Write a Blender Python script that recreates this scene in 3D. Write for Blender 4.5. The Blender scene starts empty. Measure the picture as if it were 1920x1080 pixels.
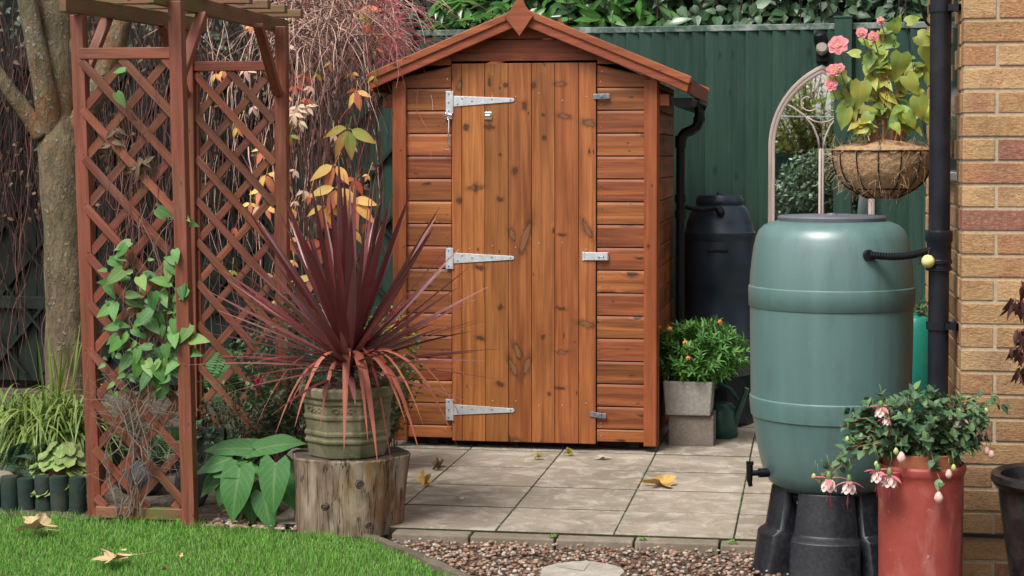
import bpy, math, random
from math import sin, cos, pi, radians, atan2, sqrt
from mathutils import Vector as V, Matrix as M4, Quaternion
import numpy as np
random.seed(7)
R_ = random.Random(11)
SC = bpy.context.scene
COL = SC.collection
# ------------------------------------------------------------------ camera, world, sun, exposure
TH = radians(8.5); PH = radians(2.0); FL = 3180.0; CX = 1045.0; CY = 290 + FL*math.tan(PH); EYE = 1.44
cd = bpy.data.cameras.new("camera"); cam = bpy.data.objects.new("camera", cd); COL.objects.link(cam)
cd.sensor_width = 36.0; cd.lens = FL/1920*36.0
cd.shift_x = (960-CX)/1920; cd.shift_y = (CY-540)/1920
cd.clip_start = 0.05; cd.clip_end = 500
cam.location = (0, 0, EYE); cam.rotation_euler = (pi/2-PH, 0, TH)
SC.camera = cam
SUN_EL = radians(56); SUN_AZ = atan2(-0.42, -0.80)
w = bpy.data.worlds.new("World"); SC.world = w; w.use_nodes = True
nt = w.node_tree; bg = nt.nodes["Background"]; sk = nt.nodes.new("ShaderNodeTexSky")
sk.sky_type = 'NISHITA'; sk.sun_disc = False; sk.sun_elevation = SUN_EL; sk.sun_rotation = SUN_AZ
sk.dust_density = 4.0; sk.air_density = 1.0; sk.ozone_density = 1.0
hs = nt.nodes.new("ShaderNodeHueSaturation"); hs.inputs['Saturation'].default_value = 0.16
nt.links.new(sk.outputs[0], hs.inputs['Color']); nt.links.new(hs.outputs[0], bg.inputs['Color'])
bg.inputs['Strength'].default_value = 0.085
sd = bpy.data.lights.new("sun", 'SUN'); so = bpy.data.objects.new("sun", sd); COL.objects.link(so)
sd.energy = 1.5; sd.angle = radians(20); sd.color = (1.0, 0.96, 0.90)
so.rotation_euler = V((sin(SUN_AZ)*cos(SUN_EL), cos(SUN_AZ)*cos(SUN_EL), sin(SUN_EL))).to_track_quat('Z', 'Y').to_euler()
SC.view_settings.view_transform = 'Standard'; SC.view_settings.look = 'None'
SC.view_settings.gamma = 1.0; SC.view_settings.exposure = 1.2
SC.cycles.max_bounces = 6; SC.cycles.diffuse_bounces = 3; SC.cycles.transparent_max_bounces = 6

# ------------------------------------------------------------------ where things stand (measured from the photograph)
_F = V((-sin(TH)*cos(PH), cos(TH)*cos(PH), -sin(PH))); _R = V((cos(TH), sin(TH), 0)); _U = _R.cross(_F); _O = V((0, 0, EYE))
def ray(x, y): return _F*FL + _R*(x-CX) - _U*(y-CY)
def GZ(x, y, z=0.0):
    d = ray(x, y); return _O + d*((z-EYE)/d.z)
def PY(x, y, Y):
    d = ray(x, y); return _O + d*(Y/d.y)
def PX(x, y, X):
    d = ray(x, y); return _O + d*(X/d.x)
def scl(Y, px=1000): return FL/((PY(px, 290, Y)-_O).dot(_F))
def YofX(X, px):   # where the vertical through px meets the plane x = X
    d = ray(px, 290); return d.y*X/d.x

# ------------------------------------------------------------------ mesh builder
class MB:
    def __init__(s): s.v = []; s.f = []; s.uv = []; s.mi = []; s.m = 0
    def face(s, idx, uvs): s.f.append(idx); s.uv.extend(uvs); s.mi.append(s.m)
    def obox(s, c, ax, hs, chunk=None):
        """box: centre c, three unit axes, three half sizes; the grain runs along the longest side"""
        c = V(c); a = [V(q) for q in ax]; b = len(s.v)
        for i in range(8):
            s.v.append(c + a[0]*(hs[0]*(1 if i & 1 else -1)) + a[1]*(hs[1]*(1 if i & 2 else -1)) + a[2]*(hs[2]*(1 if i & 4 else -1)))
        L = max(range(3), key=lambda k: hs[k]); o = [k for k in range(3) if k != L]
        ru, rv = R_.uniform(0, 40), R_.uniform(0, 40)
        for q in ((0, 2, 3, 1), (4, 5, 7, 6), (0, 1, 5, 4), (2, 6, 7, 3), (0, 4, 6, 2), (1, 3, 7, 5)):
            uv = []
            for i in q:
                k = [hs[j]*(1 if i & (1 << j) else -1) for j in range(3)]
                uv.append((k[L]+ru, k[o[0]]+k[o[1]]+rv))
            s.face([b+i for i in q], uv)
    def box(s, x0, x1, y0, y1, z0, z1):
        s.obox(((x0+x1)/2, (y0+y1)/2, (z0+z1)/2), ((1, 0, 0), (0, 1, 0), (0, 0, 1)), (abs(x1-x0)/2, abs(y1-y0)/2, abs(z1-z0)/2))
    def beam(s, p, q, wd, ht, up=(0, 0, 1)):
        p = V(p); q = V(q); d = (q-p); L = d.length; d.normalize(); up = V(up)
        sd_ = d.cross(up).normalized(); u = sd_.cross(d).normalized()
        s.obox((p+q)/2, (d, sd_, u), (L/2, wd/2, ht/2))
    def tube(s, pts, rad, n=6, cap=True):
        pts = [V(p) for p in pts]; k = len(pts)
        if not isinstance(rad, (list, tuple)): rad = [rad]*k
        b = len(s.v); acc = 0; ref = None
        for i, p in enumerate(pts):
            t = (pts[min(i+1, k-1)]-pts[max(i-1, 0)])
            t = t.normalized() if t.length > 1e-9 else V((0, 0, 1))
            if ref is None: ref = t.orthogonal().normalized()
            ref = (ref - t*ref.dot(t)); ref = ref.normalized() if ref.length > 1e-6 else t.orthogonal().normalized()
            o2 = t.cross(ref)
            for j in range(n):
                a = 2*pi*j/n; s.v.append(p + (ref*cos(a)+o2*sin(a))*rad[i])
        for i in range(k-1):
            L = (pts[i+1]-pts[i]).length
            for j in range(n):
                j2 = (j+1) % n; c0 = 2*pi*max(rad)*j/n; c1 = 2*pi*max(rad)*(j+1)/n
                s.face([b+i*n+j, b+i*n+j2, b+(i+1)*n+j2, b+(i+1)*n+j], [(acc, c0), (acc, c1), (acc+L, c1), (acc+L, c0)])
            acc += L
        if cap:
            s.face([b+j for j in range(n)][::-1], [(0, 0)]*n)
            s.face([b+(k-1)*n+j for j in range(n)], [(0, 0)]*n)
    def lathe(s, prof, c=(0, 0, 0), n=48, sq=None, rot=0.0, cap0=True, cap1=True):
        """revolve (r, z) round the vertical through c"""
        b = len(s.v); c = V(c); acc = 0; k = len(prof)
        for r, z in prof:
            for j in range(n):
                a = 2*pi*j/n+rot; s.v.append(c+V((r*cos(a), r*sin(a), z)))
        for i in range(k-1):
            L = sqrt((prof[i+1][0]-prof[i][0])**2+(prof[i+1][1]-prof[i][1])**2)
            for j in range(n):
                j2 = (j+1) % n
                s.face([b+i*n+j, b+i*n+j2, b+(i+1)*n+j2, b+(i+1)*n+j], [(j/n, acc), ((j+1)/n, acc), ((j+1)/n, acc+L), (j/n, acc+L)])
            acc += L
        if cap0: s.face([b+j for j in range(n)][::-1], [(0, 0)]*n)
        if cap1: s.face([b+(k-1)*n+j for j in range(n)], [(0, 0)]*n)
    def prism(s, poly, o, ax, ay, az, th, uvs=1.0):
        """flat outline in the plane (ax, ay) at o, thickness th along az"""
        o = V(o); ax = V(ax); ay = V(ay); az = V(az); n = len(poly); b = len(s.v)
        ru, rv = R_.uniform(0, 40), R_.uniform(0, 40)
        for k in (0, 1):
            for x, y in poly: s.v.append(o+ax*x+ay*y+az*(th*k))
        s.face([b+i for i in range(n)][::-1], [(poly[i][0]+ru, poly[i][1]+rv) for i in range(n)][::-1])
        s.face([b+n+i for i in range(n)], [(poly[i][0]+ru, poly[i][1]+rv) for i in range(n)])
        for i in range(n):
            j = (i+1) % n
            s.face([b+i, b+j, b+n+j, b+n+i], [(poly[i][0]+ru, poly[i][1]+rv), (poly[j][0]+ru, poly[j][1]+rv), (poly[j][0]+ru, poly[j][1]+rv+th), (poly[i][0]+ru, poly[i][1]+rv+th)])
    def strip(s, rows):
        """rows of points, joined; u runs along, v across"""
        b = len(s.v); k = len(rows); n = len(rows[0])
        for r in rows: s.v.extend(r)
        for i in range(k-1):
            for j in range(n-1):
                s.face([b+i*n+j, b+i*n+j+1, b+(i+1)*n+j+1, b+(i+1)*n+j],
                       [(i/(k-1), j/(n-1)), (i/(k-1), (j+1)/(n-1)), ((i+1)/(k-1), (j+1)/(n-1)), ((i+1)/(k-1), j/(n-1))])
    def leaf(s, p, d, nrm, L, W, curl=0.25, fold=0.25, n=4, shape='ovate', lobe=0.0, wavy=0.0):
        p = V(p); d = V(d).normalized(); nrm = V(nrm); sd_ = d.cross(nrm)
        sd_ = sd_.normalized() if sd_.length > 1e-5 else d.orthogonal().normalized()
        nrm = sd_.cross(d); rows = []
        ph = R_.uniform(0, 6)
        for i in range(n+1):
            t = i/n
            if shape == 'ovate': wv = sin(pi*min(1, t)**0.72)
            elif shape == 'lance': wv = sin(pi*t**0.9)*(1-0.2*t)
            elif shape == 'heart': wv = np.interp(t, (0, .08, .22, .45, .7, .88, 1), (.55, .9, 1, .86, .52, .22, 0))
            elif shape == 'round': wv = np.interp(t, (0, .1, .35, .65, .88, 1), (.5, .85, 1, .95, .6, .2))
            else: wv = np.interp(t, (0, .3, .7, 1), (.55, 1, .75, .02))
            wv = max(float(wv), 0.02)*W*0.5
            c = p + d*(L*t) - nrm*(curl*L*t*t)
            wz = wavy*W*sin(ph+t*9)
            bk = d*(-lobe*L*max(0, 1-t*3))
            rows.append([c - sd_*wv + nrm*(fold*wv+wz) + bk, c, c + sd_*wv + nrm*(fold*wv-wz) + bk])
        s.strip(rows)
    def blade(s, p, d, L, W, droop=0.3, n=6, fold=0.25, side=None, twist=0.0, wp=None):
        p = V(p); d = V(d).normalized(); rows = []
        h = side or V((0, 0, 1)).cross(d)
        h = h.normalized() if h.length > 1e-3 else V((cos(R_.uniform(0, 6)), sin(R_.uniform(0, 6)), 0)).normalized()
        pts = [p + d*(L*i/n) + V((0, 0, -droop*L*(i/n)**2)) for i in range(n+1)]
        for i in range(n+1):
            t = i/n; wv = W*0.5*max(0.03, float(np.interp(t, *(wp or ((0, .25, .65, .9, 1), (.65, 1, .85, .35, .03))))))
            tg = (pts[min(i+1, n)]-pts[max(i-1, 0)]).normalized()
            q = Quaternion(tg, twist*t); hh = q @ h
            up = hh.cross(tg).normalized()
            if up.z < 0 and twist == 0: up = -up
            rows.append([pts[i]-hh*wv+up*(fold*wv), pts[i], pts[i]+hh*wv+up*(fold*wv)])
        s.strip(rows)
    def build(s, name, mats, parent=None, smooth=False, loc=None, bevel=0.0, xf=None, seg=2):
        if xf is not None: s.v = [xf @ V(p) for p in s.v]
        off = WL.get(parent.name, V((0, 0, 0))) if parent else (V(loc) if loc is not None else V((0, 0, 0)))
        me = bpy.data.meshes.new(name)
        A = np.array([tuple(p) for p in s.v], dtype=np.float32) - np.array(tuple(off), dtype=np.float32)
        me.from_pydata(A.tolist(), [], s.f)
        ul = me.uv_layers.new(name="UVMap"); ul.data.foreach_set('uv', np.array(s.uv, dtype=np.float32).ravel())
        if not isinstance(mats, (list, tuple)): mats = [mats]
        for m in mats: me.materials.append(m)
        if len(mats) > 1: me.polygons.foreach_set('material_index', s.mi)
        me.polygons.foreach_set('use_smooth', [bool(smooth)]*len(s.f))
        me.update()
        o = bpy.data.objects.new(name, me); COL.objects.link(o)
        if parent: o.parent = parent; WL[o.name] = off
        else: o.location = off; WL[o.name] = off
        if bevel:
            bm = o.modifiers.new('bevel', 'BEVEL'); bm.width = bevel; bm.segments = seg; bm.limit_method = 'ANGLE'; bm.angle_limit = radians(40)
        if smooth == 'auto':
            es = o.modifiers.new('split', 'EDGE_SPLIT'); es.split_angle = radians(38)
        return o
WL = {}
def tag(o, label, cat, group=None, kind=None):
    if label: o['label'] = label
    if cat: o['category'] = cat
    if group: o['group'] = group
    if kind: o['kind'] = kind
    return o
def thing(name, loc, label, cat, group=None):
    o = bpy.data.objects.new(name, None); COL.objects.link(o); o.location = loc; o.empty_display_size = 0.1
    WL[o.name] = V(loc); return tag(o, label, cat, group)
def rnd(a, b): return R_.uniform(a, b)
def rdir(up=0.0):
    while True:
        q = V((rnd(-1, 1), rnd(-1, 1), rnd(-1, 1)))
        if 0.05 < q.length < 1:
            q.normalize(); q.z += up; return q.normalized()

# ------------------------------------------------------------------ materials
class NT:
    def __init__(s, name):
        s.mat = bpy.data.materials.new(name); s.mat.use_nodes = True; s.t = s.mat.node_tree; s.t.nodes.clear()
        s.out = s.t.nodes.new('ShaderNodeOutputMaterial')
    def n(s, ty, props=None, out=0, **inp):
        nd = s.t.nodes.new('ShaderNode'+ty)
        for k, v in (props or {}).items(): setattr(nd, k, v)
        for k, v in inp.items():
            key = k.replace('_', ' ')
            if k[0] == 'i' and k[1:].isdigit(): key = int(k[1:])
            if isinstance(v, bpy.types.NodeSocket): s.t.links.new(v, nd.inputs[key])
            else:
                if isinstance(v, tuple) and len(v) == 3 and nd.inputs[key].type == 'RGBA': v = v+(1,)
                nd.inputs[key].default_value = v
        return nd.outputs[out] if out is not None else nd
    def math(s, op, a, b=0.0, c=0.0, clamp=False): return s.n('Math', {'operation': op, 'use_clamp': clamp}, i0=a, i1=b, i2=c)
    def mix(s, f, a, b, mode='MIX'):
        nd = s.t.nodes.new('ShaderNodeMix'); nd.data_type = 'RGBA'; nd.blend_type = mode
        for i, v in ((0, f), (6, a), (7, b)):
            if isinstance(v, bpy.types.NodeSocket): s.t.links.new(v, nd.inputs[i])
            else: nd.inputs[i].default_value = (v+(1,) if isinstance(v, tuple) and len(v) == 3 else v)
        return nd.outputs[2]
    def ramp(s, f, stops, interp='LINEAR'):
        nd = s.t.nodes.new('ShaderNodeValToRGB'); cr = nd.color_ramp; cr.interpolation = interp
        while len(cr.elements) < len(stops): cr.elements.new(0.5)
        for e, (p, c) in zip(cr.elements, stops): e.position = p; e.color = c if len(c) == 4 else c+(1,)
        s.t.links.new(f, nd.inputs[0]); return nd.outputs[0]
    def mr(s, v, a, b, c=0.0, d=1.0): return s.n('MapRange', {'clamp': True}, i0=v, i1=a, i2=b, i3=c, i4=d)
    def uv(s, sx, sy):
        u = s.n('UVMap'); return s.n('Mapping', Vector=u, Scale=(sx, sy, 1))
    def obj(s, sc=(1, 1, 1)):
        c = s.n('TexCoord', out=3); return s.n('Mapping', Vector=c, Scale=sc)
    def noise(s, v, scale=5, detail=4, rough=0.55, dist=0.0): return s.n('TexNoise', Vector=v, Scale=scale, Detail=detail, Roughness=rough, Distortion=dist)
    def isl(s): return s.n('NewGeometry', out=8)
    def pr(s, col, rough=0.6, bump=None, bs=0.3, bd=0.01, metal=0.0, spec=0.5, transl=0.0, **kw):
        nd = s.n('BsdfPrincipled', out=None)
        for k, v in (('Base Color', col), ('Roughness', rough), ('Metallic', metal), ('Specular IOR Level', spec)):
            if isinstance(v, bpy.types.NodeSocket): s.t.links.new(v, nd.inputs[k])
            else: nd.inputs[k].default_value = (v+(1,) if isinstance(v, tuple) and len(v) == 3 else v)
        for k, v in kw.items(): nd.inputs[k.replace('_', ' ')].default_value = v
        if bump is not None:
            b = s.n('Bump', Height=bump, Strength=bs, Distance=bd); s.t.links.new(b, nd.inputs['Normal'])
        sh = nd.outputs[0]
        if transl:
            tr = s.t.nodes.new('ShaderNodeBsdfTranslucent')
            if isinstance(col, bpy.types.NodeSocket): s.t.links.new(col, tr.inputs[0])
            else: tr.inputs[0].default_value = col+(1,)
            mx = s.t.nodes.new('ShaderNodeMixShader'); mx.inputs[0].default_value = transl
            s.t.links.new(sh, mx.inputs[1]); s.t.links.new(tr.outputs[0], mx.inputs[2]); sh = mx.outputs[0]
        s.t.links.new(sh, s.out.inputs[0]); return s.mat

def wood(name, c_lo, c_hi, knot=(0.03, 0.012, 0.008), knots=1.0, rough=0.5, kd=(5.0, 8.0), green=0.0, wear=0.0, marks=()):
    m = NT(name); r = m.isl()
    uv = m.uv(1, 1)
    vk = m.n('Mapping', Vector=uv, Scale=(kd[0], kd[1], 1))
    vk = m.n('VectorMath', {'operation': 'ADD'}, i0=vk, i1=m.n('VectorMath', {'operation': 'SCALE'}, i0=m.n('TexNoise', out=1, Vector=uv, Scale=13.0, Detail=3.0), Scale=0.26))
    vo = m.n('TexVoronoi', {'voronoi_dimensions': '2D'}, out=None, Vector=vk, Scale=1.0)
    d = vo.outputs['Distance']; rc = m.n('SeparateColor', out=None, Color=vo.outputs['Color'])
    has = m.math('GREATER_THAN', rc.outputs[0], 1-0.62*knots)
    ksz = m.math('MULTIPLY_ADD', m.math('POWER', rc.outputs[1], 3.0), 0.11, 0.03)
    core = m.math('MULTIPLY', m.mr(m.math('DIVIDE', d, ksz), 1.25, 0.75), has)
    halo = m.math('MULTIPLY', m.math('POWER', m.mr(m.math('DIVIDE', d, ksz), 3.6, 0.9), 2.0), has)
    g1 = m.n('Mapping', Vector=uv, Scale=(1.6, 38, 1))
    off = m.n('CombineXYZ', X=m.math('MULTIPLY', r, 90.0), Y=m.math('MULTIPLY', halo, 2.2), Z=m.math('MULTIPLY', r, 31.0))
    g1 = m.n('VectorMath', {'operation': 'ADD'}, i0=g1, i1=off)
    gr = m.noise(g1, 1.0, 5, 0.6, 0.7)
    fine = m.noise(m.n('VectorMath', {'operation': 'ADD'}, i0=m.n('Mapping', Vector=uv, Scale=(7, 330, 1)), i1=m.n('CombineXYZ', X=0.0, Y=m.math('MULTIPLY', halo, 14.0), Z=0.0)), 1.0, 2, 0.5)
    big = m.noise(m.n('Mapping', Vector=uv, Scale=(2.2, 7, 1)), 1.0, 3, 0.5)
    f = m.mr(gr, 0.34, 0.66)
    col = m.mix(f, c_lo, c_hi)
    col = m.mix(m.math('MULTIPLY', m.mr(fine, 0.45, 0.75), 0.38), col, tuple(c*0.45 for c in c_lo))
    col = m.mix(m.math('MULTIPLY', m.mr(big, 0.45, 0.75), 0.5), col, tuple(c*0.55 for c in c_lo))
    hsv = m.n('HueSaturation', Hue=m.math('MULTIPLY_ADD', r, 0.014, 0.493), Saturation=1.0, Value=m.math('MULTIPLY_ADD', m.n('TexWhiteNoise', {'noise_dimensions': '1D'}, W=m.math('MULTIPLY', r, 77.7)), 0.52, 0.68), Color=col)
    tail = m.math('MULTIPLY', m.mr(m.noise(m.n('Mapping', Vector=uv, Scale=(6, 16, 1)), 1.0, 3, 0.6), 0.42, 0.62), halo)
    col = m.mix(m.math('MULTIPLY', tail, 0.8), hsv, tuple(c*0.25 for c in c_lo))
    pin = m.n('TexVoronoi', {'voronoi_dimensions': '2D'}, out=None, Vector=m.n('Mapping', Vector=vk, Scale=(1.7, 1.9, 1)), Scale=1.0)
    pk = m.math('MULTIPLY', m.mr(pin.outputs['Distance'], 0.075, 0.03), m.math('GREATER_THAN', m.n('SeparateColor', out=0, Color=pin.outputs['Color']), 1-0.3*knots))
    col = m.mix(m.math('MULTIPLY', pk, 0.85), col, knot)
    rings = m.math('SINE', m.math('MULTIPLY', m.math('DIVIDE', d, ksz), 18.0))
    kc = m.mix(m.mr(rings, -1, 1), knot, (0.085, 0.038, 0.018))
    col = m.mix(core, col, kc)
    if green:
        gm = m.noise(m.obj(), 3.2, 4, 0.6); col = m.mix(m.math('MULTIPLY', m.mr(gm, 0.42, 0.66), green), col, (0.10, 0.115, 0.03))
    if wear:
        wm = m.noise(m.n('Mapping', Vector=uv, Scale=(3, 30, 1)), 1.0, 5, 0.65); col = m.mix(m.math('MULTIPLY', m.mr(wm, 0.52, 0.7), wear), col, (0.27, 0.21, 0.17))
    if marks:   # the big knots and flame marks this board really has: x, z, half sizes, lean
        oc = m.n('VectorMath', {'operation': 'ADD'}, i0=m.obj(), i1=m.n('VectorMath', {'operation': 'SCALE'}, i0=m.n('VectorMath', {'operation': 'SUBTRACT'}, i0=m.n('TexNoise', out=1, Vector=m.obj((1, 1, .6)), Scale=60.0, Detail=4.0), i1=(.5, .5, .5)), Scale=.03))
        for x, z, rx, rz, rot in marks:
            q = m.n('Mapping', {'vector_type': 'TEXTURE'}, Vector=oc, Location=(x, 0, z), Rotation=(0, rot, 0), Scale=(rx, 1, rz))
            q = m.n('VectorMath', {'operation': 'MULTIPLY'}, i0=q, i1=(1, 0, 1)); dd = m.n('VectorMath', {'operation': 'LENGTH'}, out=1, i0=q)
            col = m.mix(m.math('MULTIPLY', m.math('POWER', m.mr(dd, 2.6, 1.0), 1.5), .6), col, tuple(c*.33 for c in c_lo))
            col = m.mix(m.math('MULTIPLY', m.mr(dd, 1.05, .8), .8), col, (.20, .095, .042) if max(rx, rz) > .02 else (.06, .025, .012))
            col = m.mix(m.math('MULTIPLY', m.mr(m.math('ABSOLUTE', m.math('SUBTRACT', dd, 1.0)), .34, .0), .5), col, (.03, .012, .007))
    h = m.math('ADD', m.math('MULTIPLY', gr, 0.6), m.math('ADD', m.math('MULTIPLY', fine, 0.5), m.math('MULTIPLY', core, -0.8)))
    return m.pr(col, m.math('MULTIPLY_ADD', gr, 0.2, rough-0.1), h, 0.35, 0.003, spec=0.35)

def plain(name, c, rough=0.5, var=0.25, scale=8.0, bump=0.15, spec=0.5, metal=0.0, dirt=None, da=0.4, dscale=4.0, bd=0.004):
    m = NT(name); co = m.obj(); nz = m.noise(co, scale, 5, 0.6)
    col = m.mix(m.mr(nz, 0.3, 0.7), tuple(x*(1-var) for x in c), tuple(min(1, x*(1+var)) for x in c))
    if dirt:
        dn = m.noise(co, dscale, 6, 0.65, 0.4); col = m.mix(m.math('MULTIPLY', m.mr(dn, 0.45, 0.7), da), col, dirt)
    return m.pr(col, m.math('MULTIPLY_ADD', nz, 0.2, rough-0.1), nz, bump, bd, metal, spec)

def leafm(name, stops, rough=0.45, vein=0.25, transl=0.22, spot=None, spec=0.4, edge=None, along=None):
    """leaf: each leaf takes its own tone; midrib and side veins in its own u, v"""
    m = NT(name); r = m.isl(); uvn = m.n('UVMap'); sp = m.n('SeparateXYZ', out=None, Vector=uvn); u, v = sp.outputs[0], sp.outputs[1]
    n = len(stops); col = m.ramp(r, [(i/max(1, n-1), c) for i, c in enumerate(stops)])
    cv = m.math('ABSOLUTE', m.math('SUBTRACT', v, 0.5))
    mid = m.mr(cv, 0.07, 0.0)
    sv = m.mr(m.math('SINE', m.math('MULTIPLY', m.math('SUBTRACT', u, m.math('MULTIPLY', cv, 0.7)), 44.0)), 0.7, 1.0, 0, 0.5)
    vm = m.math('MULTIPLY', m.math('MAXIMUM', mid, sv), vein)
    nz = m.noise(m.obj(), 30, 3)
    col = m.mix(m.math('MULTIPLY', m.mr(nz, .35, .7), 0.3), col, m.mix(0.5, col, (0.0, 0.0, 0.0)))
    if spot:
        n2 = m.noise(m.obj(), 14, 4, 0.6); col = m.mix(m.math('MULTIPLY', m.mr(n2, 0.52, 0.64), 0.8), col, spot)
    if edge: col = m.mix(m.math('MULTIPLY', m.mr(cv, 0.3, 0.5), 0.8), col, edge)
    if along: col = m.mix(m.math('MULTIPLY', m.mr(u, along[1], along[2]), 0.85), col, along[0])
    if vein: col = m.mix(vm, col, m.mix(0.5, col, (0.55, 0.6, 0.3)))
    h = m.math('ADD', m.math('MULTIPLY', vm, -1.0), m.math('MULTIPLY', nz, 0.4))
    return m.pr(col, rough, h, 0.4, 0.003, spec=spec, transl=transl)

MAT = {}
MAT['shed'] = wood('stained_shiplap_pine', (0.185, 0.053, 0.017), (0.415, 0.138, 0.044), kd=(3.2, 8.0), knots=0.8)
MAT['trim'] = wood('stained_trim_pine', (0.19, 0.05, 0.016), (0.34, 0.10, 0.03), knots=0.4)
MAT['barge'] = wood('stained_bargeboard', (0.21, 0.05, 0.02), (0.36, 0.10, 0.04), knots=0.5)
MAT['arch'] = wood('stained_trellis_timber', (0.14, 0.038, 0.021), (0.285, 0.086, 0.048), knots=0.4, green=0.16, wear=0.2)
MAT['arch_top'] = wood('weathered_green_timber', (0.14, 0.06, 0.03), (0.25, 0.12, 0.065), knots=0.3, green=0.9, wear=0.25)
MAT['bearer'] = plain('damp_bearer', (0.035, 0.02, 0.014), 0.8)
MAT['felt'] = plain('roof_felt', (0.06, 0.06, 0.055), 0.9, 0.3, 60, 0.5)
MAT['dark'] = plain('interior_shade', (0.01, 0.009, 0.008), 0.9)
MAT['zinc'] = plain('galvanised_steel', (0.66, 0.68, 0.71), 0.42, 0.12, 40, 0.05, metal=0.55, dirt=(0.35, 0.33, 0.30), da=0.35, dscale=25)
MAT['chrome'] = plain('bright_zinc', (0.85, 0.86, 0.88), 0.18, 0.1, 20, 0.05, metal=1.0)
MAT['grey_metal'] = plain('grey_metal', (0.24, 0.26, 0.30), 0.4, 0.2, 30, 0.05, metal=0.7)
MAT['black_pl'] = plain('black_plastic', (0.005, 0.0055, 0.008), 0.4, 0.25, 12, 0.04, spec=.3)
MAT['stand_pl'] = plain('scuffed_black_plastic', (0.006, 0.007, 0.011), 0.42, 0.3, 18, 0.05, dirt=(0.07, 0.065, 0.06), da=0.25, dscale=80, spec=.35)
MAT['pipe'] = plain('black_upvc', (0.008, 0.009, 0.0145), 0.34, 0.25, 6, 0.03, dirt=(0.04, 0.04, 0.045), da=0.3, dscale=9, spec=.4)
MAT['blackbutt'] = plain('dark_blue_plastic', (0.017, 0.030, 0.047), 0.38, 0.2, 7, 0.03, spec=.5)
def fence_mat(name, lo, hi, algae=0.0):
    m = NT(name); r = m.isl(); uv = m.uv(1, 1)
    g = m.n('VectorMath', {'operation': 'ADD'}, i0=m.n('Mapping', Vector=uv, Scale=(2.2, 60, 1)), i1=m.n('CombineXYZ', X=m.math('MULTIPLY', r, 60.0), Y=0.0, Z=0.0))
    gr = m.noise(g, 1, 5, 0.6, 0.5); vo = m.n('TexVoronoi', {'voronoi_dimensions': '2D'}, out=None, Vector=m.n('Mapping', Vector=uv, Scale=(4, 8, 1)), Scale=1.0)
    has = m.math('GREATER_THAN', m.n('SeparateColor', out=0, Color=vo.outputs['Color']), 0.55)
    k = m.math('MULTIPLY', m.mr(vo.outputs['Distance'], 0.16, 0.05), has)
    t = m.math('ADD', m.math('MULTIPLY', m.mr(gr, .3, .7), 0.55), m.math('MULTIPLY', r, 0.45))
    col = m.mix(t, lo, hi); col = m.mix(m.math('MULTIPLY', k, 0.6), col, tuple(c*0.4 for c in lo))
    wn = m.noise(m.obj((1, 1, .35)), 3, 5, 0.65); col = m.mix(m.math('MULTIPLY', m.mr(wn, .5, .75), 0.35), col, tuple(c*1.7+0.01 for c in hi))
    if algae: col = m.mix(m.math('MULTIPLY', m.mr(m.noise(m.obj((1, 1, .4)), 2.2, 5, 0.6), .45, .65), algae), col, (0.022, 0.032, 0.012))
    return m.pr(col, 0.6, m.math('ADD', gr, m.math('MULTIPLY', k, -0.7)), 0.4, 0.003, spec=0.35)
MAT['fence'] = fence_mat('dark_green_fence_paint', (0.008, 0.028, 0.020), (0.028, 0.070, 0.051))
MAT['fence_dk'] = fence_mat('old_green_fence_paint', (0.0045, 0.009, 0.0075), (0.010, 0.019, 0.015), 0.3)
MAT['cap'] = plain('fence_cap_rail', (0.035, 0.075, 0.06), 0.6, 0.25, 10, 0.2, dirt=(0.36, 0.38, 0.34), da=0.8, dscale=9)  # pale grey-green mottle over the whole cap, set through the dirt colour
MAT['mirrorframe'] = wood('limed_oak_frame', (0.36, 0.27, 0.235), (0.52, 0.42, 0.375), knots=0.0, rough=0.55)
m = NT('mirror_glass'); m.pr((0.86, 0.88, 0.88), 0.01, metal=1.0); MAT['glass'] = m.mat
m = NT('window_glass'); m.pr((0.015, 0.018, 0.02), 0.06, spec=0.6); MAT['wglass'] = m.mat
m = NT('frosted_diffuser'); m.pr((0.20, 0.18, 0.14), 0.15, spec=0.6); MAT['diffuser'] = m.mat
MAT['pvc'] = plain('white_sill', (0.62, 0.61, 0.58), 0.5, 0.1)
# bricks: each its own buff, gold or plum tone
m = NT('multi_buff_brick'); r = m.isl(); co = m.obj()
c = m.ramp(r, [(0, (0.40, 0.235, 0.105)), (.18, (0.48, 0.30, 0.145)), (.36, (0.36, 0.20, 0.09)), (.52, (0.45, 0.285, 0.145)), (.66, (0.38, 0.185, 0.09)), (.78, (0.26, 0.10, 0.075)), (.88, (0.42, 0.25, 0.115)), (1, (0.21, 0.075, 0.065))], 'CONSTANT')
bl = m.noise(m.n('VectorMath', {'operation': 'ADD'}, i0=co, i1=m.n('CombineXYZ', X=m.math('MULTIPLY', r, 50.0), Y=0.0, Z=0.0)), 6.5, 4, 0.6)
c = m.mix(m.math('MULTIPLY', m.mr(bl, .48, .66), 0.55), c, (0.26, 0.085, 0.055))
c = m.mix(m.math('MULTIPLY', m.mr(m.noise(co, 70, 4, 0.7), .45, .72), 0.4), c, (0.60, 0.42, 0.24))
c = m.mix(m.math('MULTIPLY', m.mr(m.noise(co, 120, 3, 0.6), .55, .7), 0.55), c, (0.15, 0.07, 0.03))
c = m.mix(m.math('MULTIPLY', m.mr(m.noise(m.obj((1, 1, .7)), 2.6, 5, .7), .50, .68), .4), c, (.17, .12, .075))
rt = m.noise(m.obj((60, 60, 160)), 1.0, 5, 0.7); lump = m.noise(co, 45, 3)
MAT['brick'] = m.pr(c, 0.85, m.math('ADD', rt, lump), 0.8, 0.006, spec=0.25)
MAT['mortar'] = plain('mortar', (0.40, 0.325, 0.23), 0.9, 0.2, 80, 0.5, spec=0.2)
MAT['dpc'] = plain('damp_course', (0.012, 0.012, 0.013), 0.6)
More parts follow.
